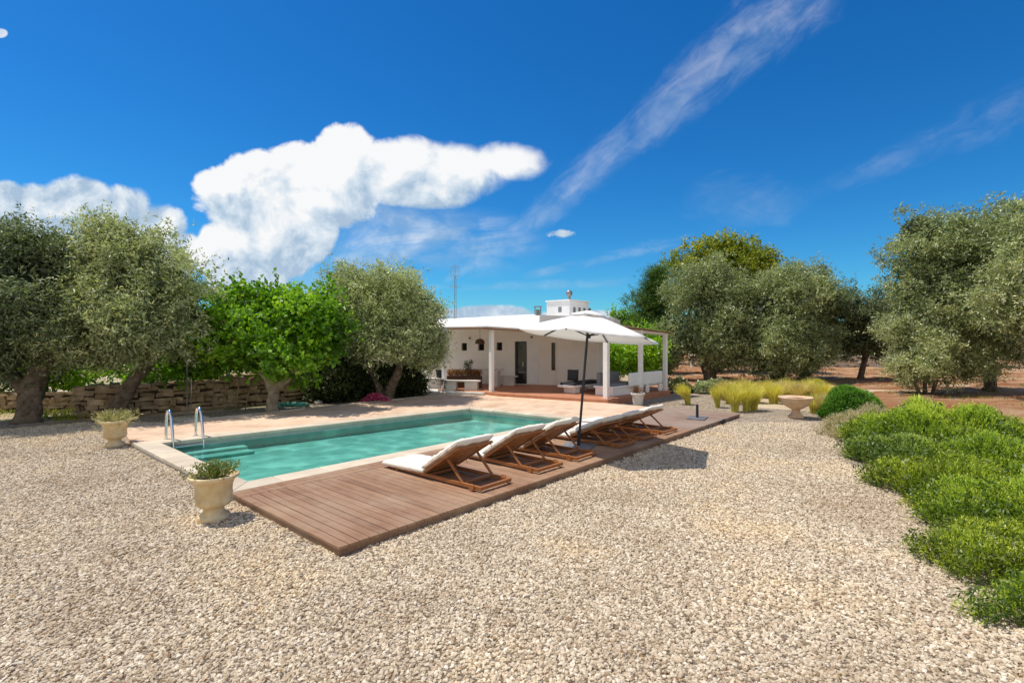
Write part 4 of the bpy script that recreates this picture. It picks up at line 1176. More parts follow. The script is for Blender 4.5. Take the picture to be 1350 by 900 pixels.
# hanging wicker lamp under the porch roof
lx_, ly_ = -1.32, 20.9
t = thing('wicker_lamp', 'brown wicker pendant lamp hanging under the porch roof', 'lamp', (lx_, ly_, 2.0))
mb = MB()
mb.lathe([(0.20, 0), (0.205, 0.02), (0.19, 0.1), (0.15, 0.17), (0.06, 0.21), (0.05, 0.20), (0.14, 0.16), (0.18, 0.09), (0.19, 0.0)], 24); mb.build('shade', M['brownwood'], t)
mb = MB(); mb.tube([(0, 0, 0.2), (0, 0, 0.68)], 0.006, 6); mb.build('cord', M['dark'], t)

# ---- built-in furniture on the porch
def slabbox(mb, x, y, lx, ly, z0, z1, rz):
    mb.box(-lx/2, lx/2, -ly/2, ly/2, z0, z1, Matrix.Translation((x, y, 0)) @ Matrix.Rotation(rz, 4, 'Z')); return mb
def bench(name, label, x, y, lx, ly, zb, zt, rz, blocks, cat='bench', group=None):
    t = thing(name, label, cat, (x, y, zb), rz, group)
    for (bx0, bw) in blocks:
        mb = MB(); mb.box(bx0-bw/2, bx0+bw/2, -ly*0.42, ly*0.42, 0.0, zt-zb-0.051); mb.build('support', M['stonewhite'], t, bevel=0.01)
    mb = MB(); mb.box(-lx/2, lx/2, -ly/2, ly/2, zt-zb-0.05, zt-zb); mb.build('seat', M['stonewhite'], t, bevel=0.01)
    return t
ZT = 0.17
b1x, b1y = (608-675)/F*20.0, 20.0
bench('stone_bench', 'white stone bench on two blocks in front of the planted table', b1x, b1y, 1.55, 0.42, ZT, 0.58, -0.12, [(-0.42, 0.48), (0.42, 0.5)])
b2x, b2y = (566-675)/F*21.0, 21.0
bench('stone_bench', 'white stone bench beside the hedge at the left end of the porch', b2x, b2y, 1.25, 0.42, ZT, 0.60, -0.10, [(-0.38, 0.42), (0.30, 0.62)])
tx_, ty_ = (640-675)/F*21.6, 21.6
bench('stone_table', 'low stone table against the house wall behind the porch post', tx_, ty_, 1.5, 0.6, 0.2, 0.92, -0.24, [(-0.5, 0.3), (0.45, 0.3)], 'table')
sx2, sy2 = (668-675)/F*22.2, 22.0
bench('wall_bench', 'small stone wall bench left of the dark glass door', sx2+.1, sy2, 0.75, 0.35, 0.2, 0.62, -0.24, [(0.0, 0.5)])
# planter trough with rust coloured plants
px_, py_ = (612-675)/F*20.9, 20.9
t = thing('planter_trough', 'long dark planter trough with rusty plants behind the stone bench', 'planter', (px_, py_, ZT), -0.12)
mb = MB(); mb.box(-0.72, 0.72, -0.18, 0.18, 0.0, 0.52); mb.build('trough', M['brownwood'], t, bevel=0.01)
n_ = 420
Pp = np.stack([rng.uniform(-0.68, 0.68, n_), rng.uniform(-0.15, 0.15, n_), rng.uniform(0.5, 0.55, n_)], 1)
V, T = sprigs(Pp, np.tile(np.array([[0, 0, 1.0]]), (n_, 1)), rng.normal(0, .12, n_), 6, 0.24, 0.08, 0.02, 0.5, 0.7)
quads_object('plants', V, M['rust'], T, t)['kind'] = 'stuff'
n_ = 60
Pp = np.stack([rng.uniform(0.0, 0.3, n_), rng.uniform(-0.1, 0.1, n_), rng.uniform(0.6, 1.05, n_)], 1)
V, T = sprigs(Pp, np.tile(np.array([[0, 0, 1.0]]), (n_, 1)), rng.normal(0, .12, n_), 6, 0.16, 0.08, 0.03, 0.5, 0.8)
quads_object('tall_plant', V, M['hedge'], T, t)
qx, qy = (578.5-675)/F*20.6, 20.6
t = urn('dark green glazed pot standing by the left porch post', qx, qy, 0.8, M['metal'], 'glazed_pot', pot, 'flower pot'); t.location.z = 0.6 - 0.02
t.location = (b2x+0.42, b2y, 0.602)
# masonry sofa under the pergola
sp0 = Vector((cpx, cpy)); pd = (Vector((5.98, 19.85)) - sp0).normalized(); pn = Vector((-pd.y, pd.x))
sofa = thing('masonry_sofa', 'white masonry corner sofa with grey cushions under the reed pergola', 'sofa', (4.0, 18.6, 0.2))
def SB(mb): mb.v = [(p[0]-4.0, p[1]-18.6, p[2]-0.2) for p in mb.v]; return mb
def SM(o, ax, nr): return Matrix(((ax.x, nr.x, 0, o.x), (ax.y, nr.y, 0, o.y), (0, 0, 1, 0), (0, 0, 0, 1)))
S0 = SM(sp0, pd, pn)
mb = MB(); mb.box(0.55, 1.95, 0.12, 0.85, 0.2, 0.47, S0); SB(mb).build('base', M['white'], sofa, bevel=0.02)
mb = MB(); mb.box(0.50, 2.05, 0.08, 0.90, 0.471, 0.54, S0); SB(mb).build('seat_slab', M['white'], sofa, bevel=0.02)
mb = MB(); mb.box(1.42, 3.72, -0.05, 0.06, 0.50, 0.98, S0)
mb.box(2.05, 2.17, -0.05, 0.06, 0.2, 0.499, S0); mb.box(2.55, 2.75, -0.05, 0.06, 0.2, 0.499, S0); mb.box(3.5, 3.72, -0.05, 0.06, 0.2, 0.499, S0)
SB(mb).build('back_wall', M['white'], sofa, bevel=0.04)
mb = MB(); mb.box(2.06, 3.7, 0.061, 0.5, 0.42, 0.52, S0); SB(mb).build('rear_seat', M['white'], sofa, bevel=0.02)
mb = MB(); mb.box(2.35, 3.7, 1.9, 2.5, 0.2, 0.50, S0); SB(mb).build('side_base', M['white'], sofa, bevel=0.02)
mb = MB(); mb.box(0.2, 2.3, 1.6, 2.3, 0.42, 0.50, S0); mb.box(0.45, 0.8, 1.7, 2.2, 0.2, 0.419, S0); SB(mb).build('side_seat', M['white'], sofa, bevel=0.02)
mb = MB(); mb.box(0.3, 2.25, 1.62, 2.26, 0.502, 0.60, S0); SB(mb).build('seat_cushion', M['charcoal'], sofa, bevel=0.035, seg=3)
mb = MB(); mb.box(0.62, 1.90, 0.16, 0.84, 0.542, 0.62, S0); SB(mb).build('seat_cushion', M['grey'], sofa, bevel=0.035, seg=3)
mb = MB(); mb.box(0.9, 2.2, 0.90, 1.06, 0.56, 0.98, S0); SB(mb).build('back_cushion', M['grey'], sofa, bevel=0.05, seg=3)
cq = S0 @ Vector((0.95, 2.15, 0.60))
o = pillow_obj('scatter_cushion', 0.42, 0.42, 0.13, M['charcoal'], None, (cq.x, cq.y, 0.61), PI/2-0.2, seed=5)
o.rotation_euler = (PI/2-0.2, 0, -0.3)
tag(o, 'square black scatter cushion standing on the sofa near the parasol pole', 'cushion')
# sunlit low wall beyond the left end of the house
mb = MB(); mb.box(-7.5, -3.2, 26.0, 26.25, -0.05, 0.95); o = mb.build('white_garden_wall', M['white'], bevel=0.03); tag(o, 'low white garden wall in full sun left of the house', 'wall')

# ================================================================== DRY STONE WALL
def stone_wall(name, label, a, b, h, thick, m, course=0.13, hv=0.05, step=None, seed=1, cap=True):
    rnd = random.Random(seed)
    a = Vector(a); b = Vector(b); L = (b-a).length; d = (b-a)/L; nrm = Vector((d.y, -d.x))
    mb = MB()
    z = -0.03
    row = 0
    while z < h - 0.02:
        c = course*rnd.uniform(0.8, 1.2)
        if z + c > h: c = h - z
        x = -rnd.uniform(0, 0.2)
        while x < L:
            w = rnd.choice((0.12, 0.18, 0.25, 0.34, 0.5))*rnd.uniform(0.8, 1.2)
            hh = h if step is None else step(x)
            if z < hh:
                q = a + d*(x+w/2); off = rnd.uniform(-0.06, 0.04); zo = rnd.uniform(-.035, .035); zg = rnd.uniform(0.75, 1.25)
                bm_v = []
                top = z + zo + c*zg; tilt = rnd.uniform(-.045, .045)
                for (sx, sy, sz) in ((0,0,0),(1,0,0),(1,1,0),(0,1,0),(0,0,1),(1,0,1),(1,1,1),(0,1,1)):
                    px = x + sx*w + rnd.uniform(-.03, .03)
                    py = (-thick/2 if sy == 0 else thick/2) + off*(1 if sy == 0 else 0) + rnd.uniform(-.012, .012)
                    pz = (z+zo+0.002 if sz == 0 else min(top, h+.03)) + rnd.uniform(-.024, .024) + tilt*(sx-.5)
                    p = a + d*px - nrm*py
                    bm_v.append((p.x, p.y, pz))
                mb.add(bm_v, [(0,3,2,1),(4,5,6,7),(0,1,5,4),(1,2,6,5),(2,3,7,6),(3,0,4,7)], tone=min(1, max(0, rnd.gauss(0.5, 0.15))))
            x += w
        z += c; row += 1
    # rubble core
    core = MB()
    o = mb.build(name, m, bevel=0.028, seg=2)
    tag(o, label, 'wall')
    n = nrm
    p = [a + n*(thick/2-.07), b + n*(thick/2-.07), b - n*(thick/2-.07), a - n*(thick/2-.07)]
    core.prism([tuple(q) for q in p], -0.05, h*0.90); core.build('core', M['potsoil'], o)
    return o
stone_wall('dry_stone_wall', 'rough dry stone wall running behind the trees on the left', U(0.0, 13.75), U(3.6, 13.25), 0.86, 0.42, M['drystone'], seed=3)
stone_wall('dry_stone_wall', 'taller dry stone wall with flat cap behind the bright green tree', U(3.65, 13.2), U(9.6, 12.45), 1.02, 0.42, M['drystone'], seed=5)
stone_wall('field_wall', 'low broken field wall left of the dark olive trunk', (-20.5, 15.4), (-13.0, 15.4), 0.55, 0.5, M['drystone'], seed=8)
stone_wall('field_wall', 'distant pale field wall across the red soil of the orchard', (14.5, 41), (34, 40), 0.95, 0.7, M['palestone'], 0.2, seed=9)

# ================================================================== TREES
def olive(label, loc, stems, blobs, leaf='olive', **kw):
    kw.setdefault('nclump', 300); kw.setdefault('nspr', 30); kw.setdefault('nleaf', 5)
    return tree('olive_tree', label, loc, stems, blobs, M[leaf], M['bark'], **kw)
olive('dark olive tree with a thick trunk at the left edge', (-12.66, 13.3),
      [[(0, 0, 0, .27), (0.05, 0, .55, .25), (0.1, 0.1, 1.1, .23), (0.55, .2, 2.2, .14), (0.6, .3, 3.4, .07)], [(0, 0, .75, .2), (-.6, .05, 1.35, .14), (-1.2, 0.2, 2.2, .09), (-1.5, 0.3, 3.2, .05)]],
      [(-0.1, 0.2, 3.5, 1.25, 1.5, 1.65), (-1.0, 0.1, 3.1, 1.5, 1.5, 1.6), (0.3, 0, 2.6, 1.1, 1.4, 1.0), (-0.6, .3, 4.45, 1.0, 1.0, 0.8), (-0.9, -.1, 1.9, 1.3, 1.2, .7)], 'olivedark', nclump=470, nspr=34)
olive('silvery olive tree leaning right in front of the stone wall', (-11.0, 14.15),
      [[(0, 0, 0, .23), (0.05, 0, .35, .21), (0.35, .1, .95, .18), (0.75, .2, 1.5, .15), (0.6, .3, 2.6, .10), (0.4, 0.3, 3.6, .06)], [(0.72, .2, 1.4, .12), (1.3, .1, 2.2, .08), (1.7, .1, 3.0, .05)]],
      [(0.05, .2, 3.8, 1.2, 1.4, 1.6), (0.9, .1, 3.5, 1.35, 1.3, 1.5), (-0.5, .0, 2.9, 1.1, 1.2, 1.2), (0.4, -.2, 2.3, 1.7, 1.4, 1.0), (1.2, .3, 2.7, .95, 1.1, 1.1), (-.2, .2, 4.8, .75, .8, .7), (-.75, -.3, 2.0, .85, 1.0, .7)], 'olivepale', nclump=470, nspr=34, tbase=.42)
tree('mulberry_tree', 'bright green broad leaved tree with a forked pale trunk behind the pool', (-7.27, 15.4),
     [[(0, 0, 0, .17), (0, 0, .35, .16), (0.03, 0, .62, .16), (.45, -.05, .95, .11), (.75, -.05, 1.35, .08), (1.1, 0, 2.1, .05)], [(0.0, 0, .55, .13), (-.15, 0, .95, .11), (-.6, .05, 1.5, .08), (-1.0, .1, 2.1, .05)], [(0, 0, .6, .11), (.12, .1, 1.3, .08), (.05, .2, 2.2, .05)]],
     [(-1.35, 0, 2.2, 1.05, 1.1, 1.0), (0.0, 0, 2.35, 1.1, 1.2, 1.0), (1.15, .0, 2.25, .95, 1.0, 1.05), (-1.9, 0, 1.75, .9, 1.0, .7), (0.2, -.3, 1.75, 1.4, 1.1, .7), (-1.25, .1, 3.25, .5, .5, .65), (-.2, 0, 3.3, .42, .45, .7), (.45, .2, 3.05, .35, .4, .6), (1.3, 0, 3.2, .42, .45, .65), (1.95, 0, 2.2, .6, .6, .6), (-2.35, -.2, 1.35, .55, .6, .4)],
     M['bright'], M['palebark'], nclump=380, nspr=13, nleaf=6, clump_r=.36, L=.135, W=.105, slen=.24, up=.25, tsd=.14)
olive('round olive tree with a twin trunk between the hedge and the porch', (-4.55, 18.0),
      [[(.12, 0, 0, .19), (.22, 0, .45, .17), (.5, 0, 1.0, .15), (.7, .1, 1.7, .10), (.8, .1, 2.8, .06)], [(-.05, .05, 0, .15), (-.2, 0, .5, .13), (-.45, 0, 1.1, .11), (-.7, .1, 2.0, .07)]],
      [(-.3, 0, 3.2, 1.5, 1.5, 1.4), (.7, 0, 3.1, 1.35, 1.5, 1.35), (-1.5, .1, 2.9, 1.1, 1.2, 1.3), (.2, -.2, 2.2, 1.9, 1.5, .95), (1.35, 0, 2.2, .8, .9, .85), (.3, .1, 3.9, 1.1, .9, .5), (-.8, .1, 3.85, .8, .8, .5), (1.4, .1, 1.7, .55, .7, .45)], 'olivepale', nclump=470, nspr=34, tbase=.45)
olive('left olive of the group behind the feather grass', (10.6, 27.2),
      [[(0, 0, 0, .33), (-.1, 0, .7, .30), (.1, .1, 1.5, .22), (.3, .1, 3, .1)], [(0, 0, .9, .2), (-.7, 0, 2, .12), (-1.2, 0, 3.2, .07)]],
      [(-.6, 0, 3.5, 1.8, 1.8, 2.0), (.9, -.1, 3.3, 1.6, 1.7, 2.0), (.1, .1, 5.0, 1.4, 1.4, 1.1), (-1.2, 0, 2.1, 1.3, 1.4, 1.3), (1.0, -.3, 1.6, 1.4, 1.4, 1.2), (0, -.6, 1.8, 1.2, 1, 1.2)], nclump=430, L=.15, W=.048, clump_r=.5, tbase=.42, group='olive group beyond the feather grass')
olive('middle olive of the group, foliage hanging almost to the ground', (13.9, 26.6),
      [[(0, 0, 0, .32), (.05, 0, .6, .28), (.3, 0, 1.4, .2), (.5, .1, 3, .1)], [(-.1, 0, 0, .22), (-.35, 0, .7, .2), (-.8, 0, 1.9, .1)]],
      [(-.2, 0, 3.4, 1.8, 1.8, 2.1), (.7, 0, 4.2, 1.5, 1.5, 1.6), (-1.1, -.4, 1.7, 1.3, 1.5, 1.5), (.9, -.4, 1.6, 1.4, 1.4, 1.3), (0, -.7, 1.5, 1.1, 1., 1.2)], nclump=430, L=.15, W=.048, clump_r=.5, tbase=.45, group='olive group beyond the feather grass')
olive('right olive of the group beside the distant field wall', (16.1, 28.0),
      [[(0, 0, 0, .28), (.05, 0, .8, .24), (-.1, 0, 1.8, .16), (.1, .1, 3, .1)]],
      [(0, 0, 3.9, 1.8, 1.8, 1.9), (.7, 0, 3.1, 1.6, 1.6, 1.5), (-.5, 0, 4.9, 1.4, 1.4, 1.2), (.5, 0, 5.2, 1.1, 1.1, .9), (.2, -.3, 1.9, 1.6, 1.5, 1.3)], nclump=400, L=.15, W=.048, clump_r=.5, tbase=.40, group='olive group beyond the feather grass')
tree('leafy_tree', 'tall yellow green tree rising behind the olive group', (14.0, 34.5),
     [[(0, 0, 0, .3), (0, 0, 2, .25), (.1, 0, 5, .12)], [(0, 0, 2.5, .15), (-1.2, 0, 5, .08)]],
     [(0, 0, 7.0, 2.6, 2.2, 2.1), (-1.6, 0, 6.4, 1.6, 1.8, 1.7), (1.7, 0, 6.4, 1.7, 1.8, 1.6), (.2, 0, 8.4, 1.5, 1.4, .9), (0, 0, 4.8, 2.6, 2, 1.4)], M['yellowgreen'], M['bark'], nclump=330, nspr=20, nleaf=5, clump_r=.55, L=.20, W=.10, slen=.4)
tree('pine_tree', 'dark green conifer rising behind the right end of the pergola', (9.3, 33.0),
     [[(0, 0, 0, .25), (0, 0, 3, .18), (.1, 0, 6.2, .06)]],
     [(0, 0, 5.4, 1.0, 1.0, 1.2), (-.5, 0, 4.3, 1.2, 1.2, .9), (.6, 0, 4.6, 1.1, 1.1, 1.0), (0, 0, 3.0, 1.6, 1.5, 1.2), (.1, 0, 6.3, .6, .6, .5)], M['conifer'], M['bark'], nclump=240, nspr=24, nleaf=6, clump_r=.45, L=.18, W=.03, slen=.35, spread=.6)
tree('leafy_tree', 'small pale green tree top showing just above the pergola roof', (8.2, 37.0),
     [[(0, 0, 0, .15), (0, 0, 3.2, .07)]], [(0, 0, 3.6, .9, .9, .9), (.8, 0, 3.2, .9, .9, .9), (-.3, 0, 2.4, 1.2, 1.2, 1.1)], M['bright'], M['bark'], nclump=120, nspr=16, L=.16, W=.08, clump_r=.4)
for k, (x, y, r, h, lab, lf) in enumerate([(4.7, 25.5, 1.05, 2.3, 'sunlit green shrub behind the middle pergola post', 'bright'), (6.4, 25.8, 1.1, 2.5, 'tall green shrub between the last two pergola posts', 'bright'),
                                  (7.7, 27.5, 1.0, 2.2, 'dark shrub just right of the last pergola post', 'olivedark'), (3.9, 27.5, .9, 2.6, 'green shrub seen beside the parasol pole under the pergola', 'bright')]):
    tree('garden_shrub', lab, (x, y), [[(0, 0, 0, .06), (0, 0, h*.5, .04)], [(0.1, 0, 0, .05), (.3, .1, h*.5, .03)]],
         [(0, 0, h*.62, r, r, h*.40), (r*.5, 0, h*.42, r*.7, r*.8, h*.36), (-r*.5, 0, h*.40, r*.7, r*.8, h*.36)], M[lf], M['bark'], nclump=150, nspr=16, L=.13, W=.075, clump_r=.32, twigs=10, cat='shrub', tbase=.72, group='shrubs behind the pergola')
olive('sparse dark olive between the group and the big right hand olive', (18.8, 27.5),
      [[(0, 0, 0, .16), (.3, 0, 1.2, .12), (0, 0, 2.6, .07)]],
      [(-.2, 0, 3.6, 1.3, 1.3, 1.3), (.5, 0, 2.7, 1.3, 1.3, 1.3), (-.4, 0, 2.0, .9, .9, .7), (1.2, 0, 3.4, 1.1, 1.0, 1.3), (1.0, 0, 1.9, 1.2, 1.1, .9)], 'olivedark', nclump=270, nspr=24, L=.14, W=.05, clump_r=.4)
olive('tallest olive tree on the right with a bare straight trunk', (20.0, 21.3),
      [[(0, 0, 0, .24), (0, 0, .8, .2), (-.1, 0, 1.6, .17), (-.5, 0, 3, .13), (-.6, 0, 5, .07)], [(0, 0, 1.4, .13), (.6, 0, 3, .09), (.8, .1, 5, .05)], [(-.1, 0, 1.5, .12), (-1.6, -.1, 2.8, .08), (-2.2, 0, 4, .05)]],
      [(-1.0, 0, 6.1, 1.9, 1.8, 1.7), (.6, 0, 6.3, 1.6, 1.6, 1.4), (-2.4, -.1, 5.0, 1.8, 1.7, 1.8), (-.5, -.3, 4.4, 2.2, 1.8, 1.7), (1.0, 0, 4.6, 1.5, 1.6, 1.6), (-1.4, -.4, 3.0, 2.2, 1.7, 1.2), (-2.6, -.2, 3.5, 1.5, 1.5, 1.3), (.9, -.3, 2.2, 1.3, 1.3, .9), (.4, 0, 3.0, 1.6, 1.5, .9), (-3.0, 0, 6.6, .9, .9, .9)], 'olive', nclump=720, nspr=32, L=.15, W=.048, clump_r=.45, tbase=.46)
tree('olive_bush', 'pale bushy olive shoots at the foot of the tallest olive', (16.4, 20.2),
     [[(0, 0, 0, .08), (0, 0, .8, .05)], [(.3, 0, 0, .07), (.6, 0, .9, .04)], [(-.2, 0, 0, .07), (-.6, 0, .9, .04)]],
     [(-.4, 0, 1.2, 1.2, 1.1, 1.0), (.8, 0, 1.2, 1.3, 1.1, 1.1), (.2, .2, 2.0, 1.3, 1.1, .9), (1.9, .2, 1.3, 1.1, 1.0, .9), (-.5, .3, 2.6, .9, .9, .7), (.6, .4, 2.9, 1.2, 1.0, .8)], M['olivepale'], M['bark'], nclump=360, nspr=26, nleaf=5, clump_r=.38, L=.12, W=.036, twigs=14, tbase=.5, cat='bush')
olive('pale olive tree cut by the right edge of the photo', (18.5, 17.2),
      [[(0, 0, 0, .22), (0, 0, 1, .18), (-.2, 0, 2.2, .13), (-.3, 0, 4.2, .07)], [(0, 0, 1.2, .12), (.8, 0, 3, .07)]],
      [(-.2, 0, 5.4, 1.6, 1.6, 1.6), (-.7, 0, 3.8, 1.4, 1.5, 1.5), (.9, 0, 4.5, 1.6, 1.6, 1.7), (-.2, -.1, 2.5, 1.6, 1.5, 1.0), (.3, 0, 6.4, 1.0, 1.0, .8), (.9, -.2, 1.7, 1.2, 1.2, .9)], 'olivepale', nclump=460, nspr=30, tbase=.46)
for k, (x, y, r, h, lf, lab) in enumerate([(-15.2, 16.6, 1.3, 2.3, 'bright', 'leafy green shrub filling the gap between the two left olive trunks'), (-11.6, 17.6, 1.5, 2.2, 'bright', 'green shrub behind the stone wall right of the leaning olive trunk'),
        (-17.6, 15.9, 1.2, 2.0, 'olive', 'grey green shrub behind the thick trunk at the left edge'), (-8.2, 19.5, 1.6, 2.1, 'hedge', 'dark shrub behind the stone wall and the bright green tree')]):
    tree('garden_shrub', lab, (x, y), [[(0, 0, 0, .06), (0, 0, h*.5, .04)], [(0.1, 0, 0, .05), (.3, .1, h*.5, .03)]],
         [(0, 0, h*.62, r, r, h*.40), (r*.6, 0, h*.5, r*.7, r*.8, h*.36), (-r*.6, 0, h*.48, r*.7, r*.8, h*.36)], M[lf], M['bark'], nclump=150, nspr=16, L=.13, W=.075, clump_r=.32, twigs=10, cat='shrub', tbase=.55)
for k, (x, y, h, w_, lab) in enumerate([(24.5, 43, 4.6, 2.6, 'far olive tree showing between the sparse olive and the tallest olive'), (30.5, 45, 4.4, 2.6, 'far olive tree behind the trunk of the tallest olive'), (37, 41, 4.8, 2.8, 'far olive tree at the right edge beyond the red soil'),
        (19.0, 47, 4.5, 2.6, 'far olive tree behind the right olive of the group'), (12.5, 46, 4.2, 2.6, 'far olive tree behind the left olive of the group')]):
    olive(lab, (x, y), [[(0, 0, 0, .25), (.1, 0, 1.0, .2), (0, 0, 2.4, .1)]], [(-.8, 0, h*.55, w_*.75, w_*.7, h*.34), (.9, 0, h*.52, w_*.75, w_*.7, h*.32), (0, 0, h*.72, w_*.6, w_*.6, h*.26)], nclump=170, nspr=20, L=.22, W=.07, clump_r=.6, slen=.35, twigs=8, group=None)
# dark hedge shrubs before the wall
for k, (u, v, rx, ry, h, lab) in enumerate([(6.6, 11.75, .8, .5, 1.35, 'dark clipped hedge shrub right of the bright green tree'), (7.8, 11.6, .85, .5, 1.45, 'dark hedge shrub behind the twin trunk olive'), (9.3, 11.4, .75, .5, 1.25, 'dark hedge shrub beside the left porch bench')]):
    x, y = U(u, v)
    tree('hedge_shrub', lab, (x, y), [[(0, 0, 0, .06), (0, 0, .7, .04)]], [(0, 0, h*.5, rx, ry, h*.52), (rx*.5, 0, h*.4, rx*.7, ry, h*.42), (-rx*.6, 0, h*.45, rx*.7, ry, h*.48)], M['hedge'], M['bark'],
         nclump=190, nspr=22, nleaf=5, L=.08, W=.045, clump_r=.25, slen=.16, twigs=8, cat='hedge shrub', group='dark hedge before the stone wall')
# trees on the skyline
def treeline():
    V = []; T = []
    for k in range(150):
        a = math.radians(-62 + 124*k/149 + random.uniform(-.4, .4))
        d = random.uniform(85, 150)
        x, y = d*math.sin(a), d*math.cos(a)
        h = random.uniform(2.6, 5.2)
        bl = [(x + random.uniform(-2, 2), y, h*.55, random.uniform(2, 4), 2.5, h*.5) for _ in range(2)]
        p, out, ct = crown_points(bl, 34, 9, 0.9, .8)
        v, t = sprigs(p, out, ct + random.uniform(-.15, .1), 3, .6, .7, .4, .3, .9)
        v[:, :, 2] = np.maximum(v[:, :, 2], 0.02)
        V.append(v); T.append(t)
    o = quads_object('treeline', np.concatenate(V), M['olivedark'], np.concatenate(T)); o['kind'] = 'stuff'
    tag(o, 'far off belt of olive woodland along the flat horizon', 'woodland')
treeline()

# ================================================================== PLANTING BEDS
mound('rosemary_bush', 'tallest rounded rosemary bush at the back of the right hand bed', 'rosemary', (8.15, 9.7), 1.75, 1.05, .86, M['rosemary'], 5200, 14, .34, .06, .012, 1.4, .38, 'rosemary bushes in the right hand bed')
mound('rosemary_bush', 'low rosemary spreading onto the gravel below the dry grey shrub', 'rosemary', (6.75, 8.75), .80, .85, .42, M['rosemarygrey'], 2600, 12, .26, .05, .010, 1.0, .45, 'rosemary bushes in the right hand bed')
mound('rosemary_bush', 'trailing rosemary at the middle of the gravel edge', 'rosemary', (6.05, 7.0), .85, .95, .45, M['rosemaryyellow'], 3400, 13, .26, .046, .009, .9, .45, 'rosemary bushes in the right hand bed')
mound('rosemary_bush', 'broad rosemary bush cut by the right edge of the photo', 'rosemary', (7.6, 7.6), 1.25, 1.15, .62, M['rosemary'], 4300, 13, .30, .05, .010, 1.2, .42, 'rosemary bushes in the right hand bed')
mound('rosemary_bush', 'rosemary mound in front of the broad bush at right', 'rosemary', (5.95, 5.75), 1.15, .85, .50, M['rosemary'], 4400, 14, .25, .042, .008, .9, .45, 'rosemary bushes in the right hand bed')
mound('rosemary_bush', 'flat rosemary patch reaching farthest out over the near gravel', 'rosemary', (4.72, 4.70), .74, .70, .32, M['rosemaryyellow'], 3000, 13, .20, .038, .007, .8, .5, 'rosemary bushes in the right hand bed', tbase=.5, jag=.5)
mound('rosemary_bush', 'nearest rosemary patch in the bottom right corner', 'rosemary', (4.62, 3.82), .86, .52, .28, M['rosemary'], 3200, 13, .20, .038, .007, .8, .5, 'rosemary bushes in the right hand bed', tbase=.48, jag=.5)
mound('clipped_bush', 'compact dark green clipped bush at the head of the bed', 'bush', (9.30, 13.95), .86, .62, .98, M['clipped'], 3400, 9, .15, .05, .016, .9, .55, jag=.07)
mound('dry_shrub', 'dry grey beige shrub between the clipped bush and the rosemary', 'shrub', (7.75, 11.0), 1.05, .75, .62, M['dryshrub'], 2600, 9, .26, .05, .009, .7, .5, inner=False, tbase=.62)
mound('dry_shrub', 'small tuft of dry blond shrub behind the tallest rosemary', 'shrub', (9.5, 11.9), .6, .45, .75, M['dryshrub'], 1000, 8, .26, .05, .007, .9, .4)
mound('ground_cover', 'yellowish creeping plant along the gravel edge below the rosemary', 'ground cover', (5.42, 6.35), .42, .55, .09, M['yellowgreen'], 1500, 6, .06, .022, .008, .3, .8, inner=False)
mound('yellow_shrub', 'small shrub covered in bright yellow flowers behind the stone bowl', 'flowering shrub', (11.0, 18.2), .45, .4, .75, M['clipped'], 700, 7, .14, .05, .014, .7, .6, flowers=(M['yellowflower'], 900, .05))
mound('white_shrub', 'low dark shrub with white flowers right of the pergola', 'flowering shrub', (6.9, 20.9), .55, .45, .55, M['hedge'], 800, 7, .14, .06, .02, .6, .7, flowers=(M['whiteflower'], 90, .10), group='low shrubs right of the pergola')
mound('garden_shrub', 'low green shrub between white flowers and feather grass', 'shrub', (8.0, 20.6), .7, .5, .65, M['olive'], 900, 7, .15, .07, .02, .6, .7, flowers=(M['whiteflower'], 50, .09), group='low shrubs right of the pergola')
# feather grass
FG = 'feather grass tufts beside the deck'
tuft('feather_grass', 'lone leaning feather grass tuft beside the porch gravel', gp(907, 533), .78, .26, M['feather'], 520, .011, FG, lean=(-.22, 0))
tuft('feather_grass', 'upright feather grass tuft left of the big clump', gp(946, 537), .80, .22, M['feather'], 460, .010, FG, lean=(-.06, 0))
for k, (px, py, h) in enumerate(((969, 543, .86), (984, 542, .88), (994, 541, .80))):
    tuft('feather_grass', ('left tuft of the big feather grass clump at the deck corner', 'middle tuft of the big feather grass clump at the deck corner', 'right tuft of the big feather grass clump at the deck corner')[k], gp(px, py), h, .30, M['feather'], 480, .010, FG, lean=(.02, 0))
for k in range(17):
    px = 954 + k*8.2; py = 527 + 5*math.sin(k*1.7) + (6 if k > 16 else 0)
    tuft('feather_grass', 'feather grass tuft in the long golden row behind the stone bowl', gp(px, py), random.uniform(.66, .84), .40, M['feather'] if k % 3 else M['drygrass'], 380, .012, 'golden row of feather grass behind the bowl', lean=(random.uniform(-.05, .1), 0))
tuft('feather_grass', 'dry golden grass tuft between the stone bowl and the clipped bush', gp(1086, 549), .72, .36, M['drygrass'], 480, .010, FG, lean=(.05, 0))
tuft('feather_grass', 'yellow grass tuft touching the right side of the stone bowl', gp(1074, 545), .66, .34, M['feather'], 420, .010, FG, lean=(.05, 0))
# left side details
fx, fy = gp(495, 531)
mound('pink_flowers', 'low cushion of magenta flowers at the foot of the twin trunk olive', 'flowers', (fx, fy), .50, .26, .28, M['pink'], 700, 6, .10, .06, .04, .4, .8, inner=False)
sx_, sy_ = U(8.95, 9.5)
t = thing('young_plant', 'small dark young plant in the paving before the porch bench', 'plant', (*gp(583.5, 523), .0))
mb = MB(); mb.tube([(0, 0, 0), (.01, 0, .3), (0, .02, .55)], [.012, .01, .005], 6); mb.build('stem', M['bark'], t)
n_ = 60; Pp = np.stack([rng.normal(0, .07, n_), rng.normal(0, .07, n_), rng.uniform(.15, .6, n_)], 1)
V, T = sprigs(Pp, np.tile(np.array([[0, 0, 1.0]]), (n_, 1)), rng.normal(0, .1, n_), 4, .1, .07, .03); quads_object('leaves', V, M['hedge'], T, t)
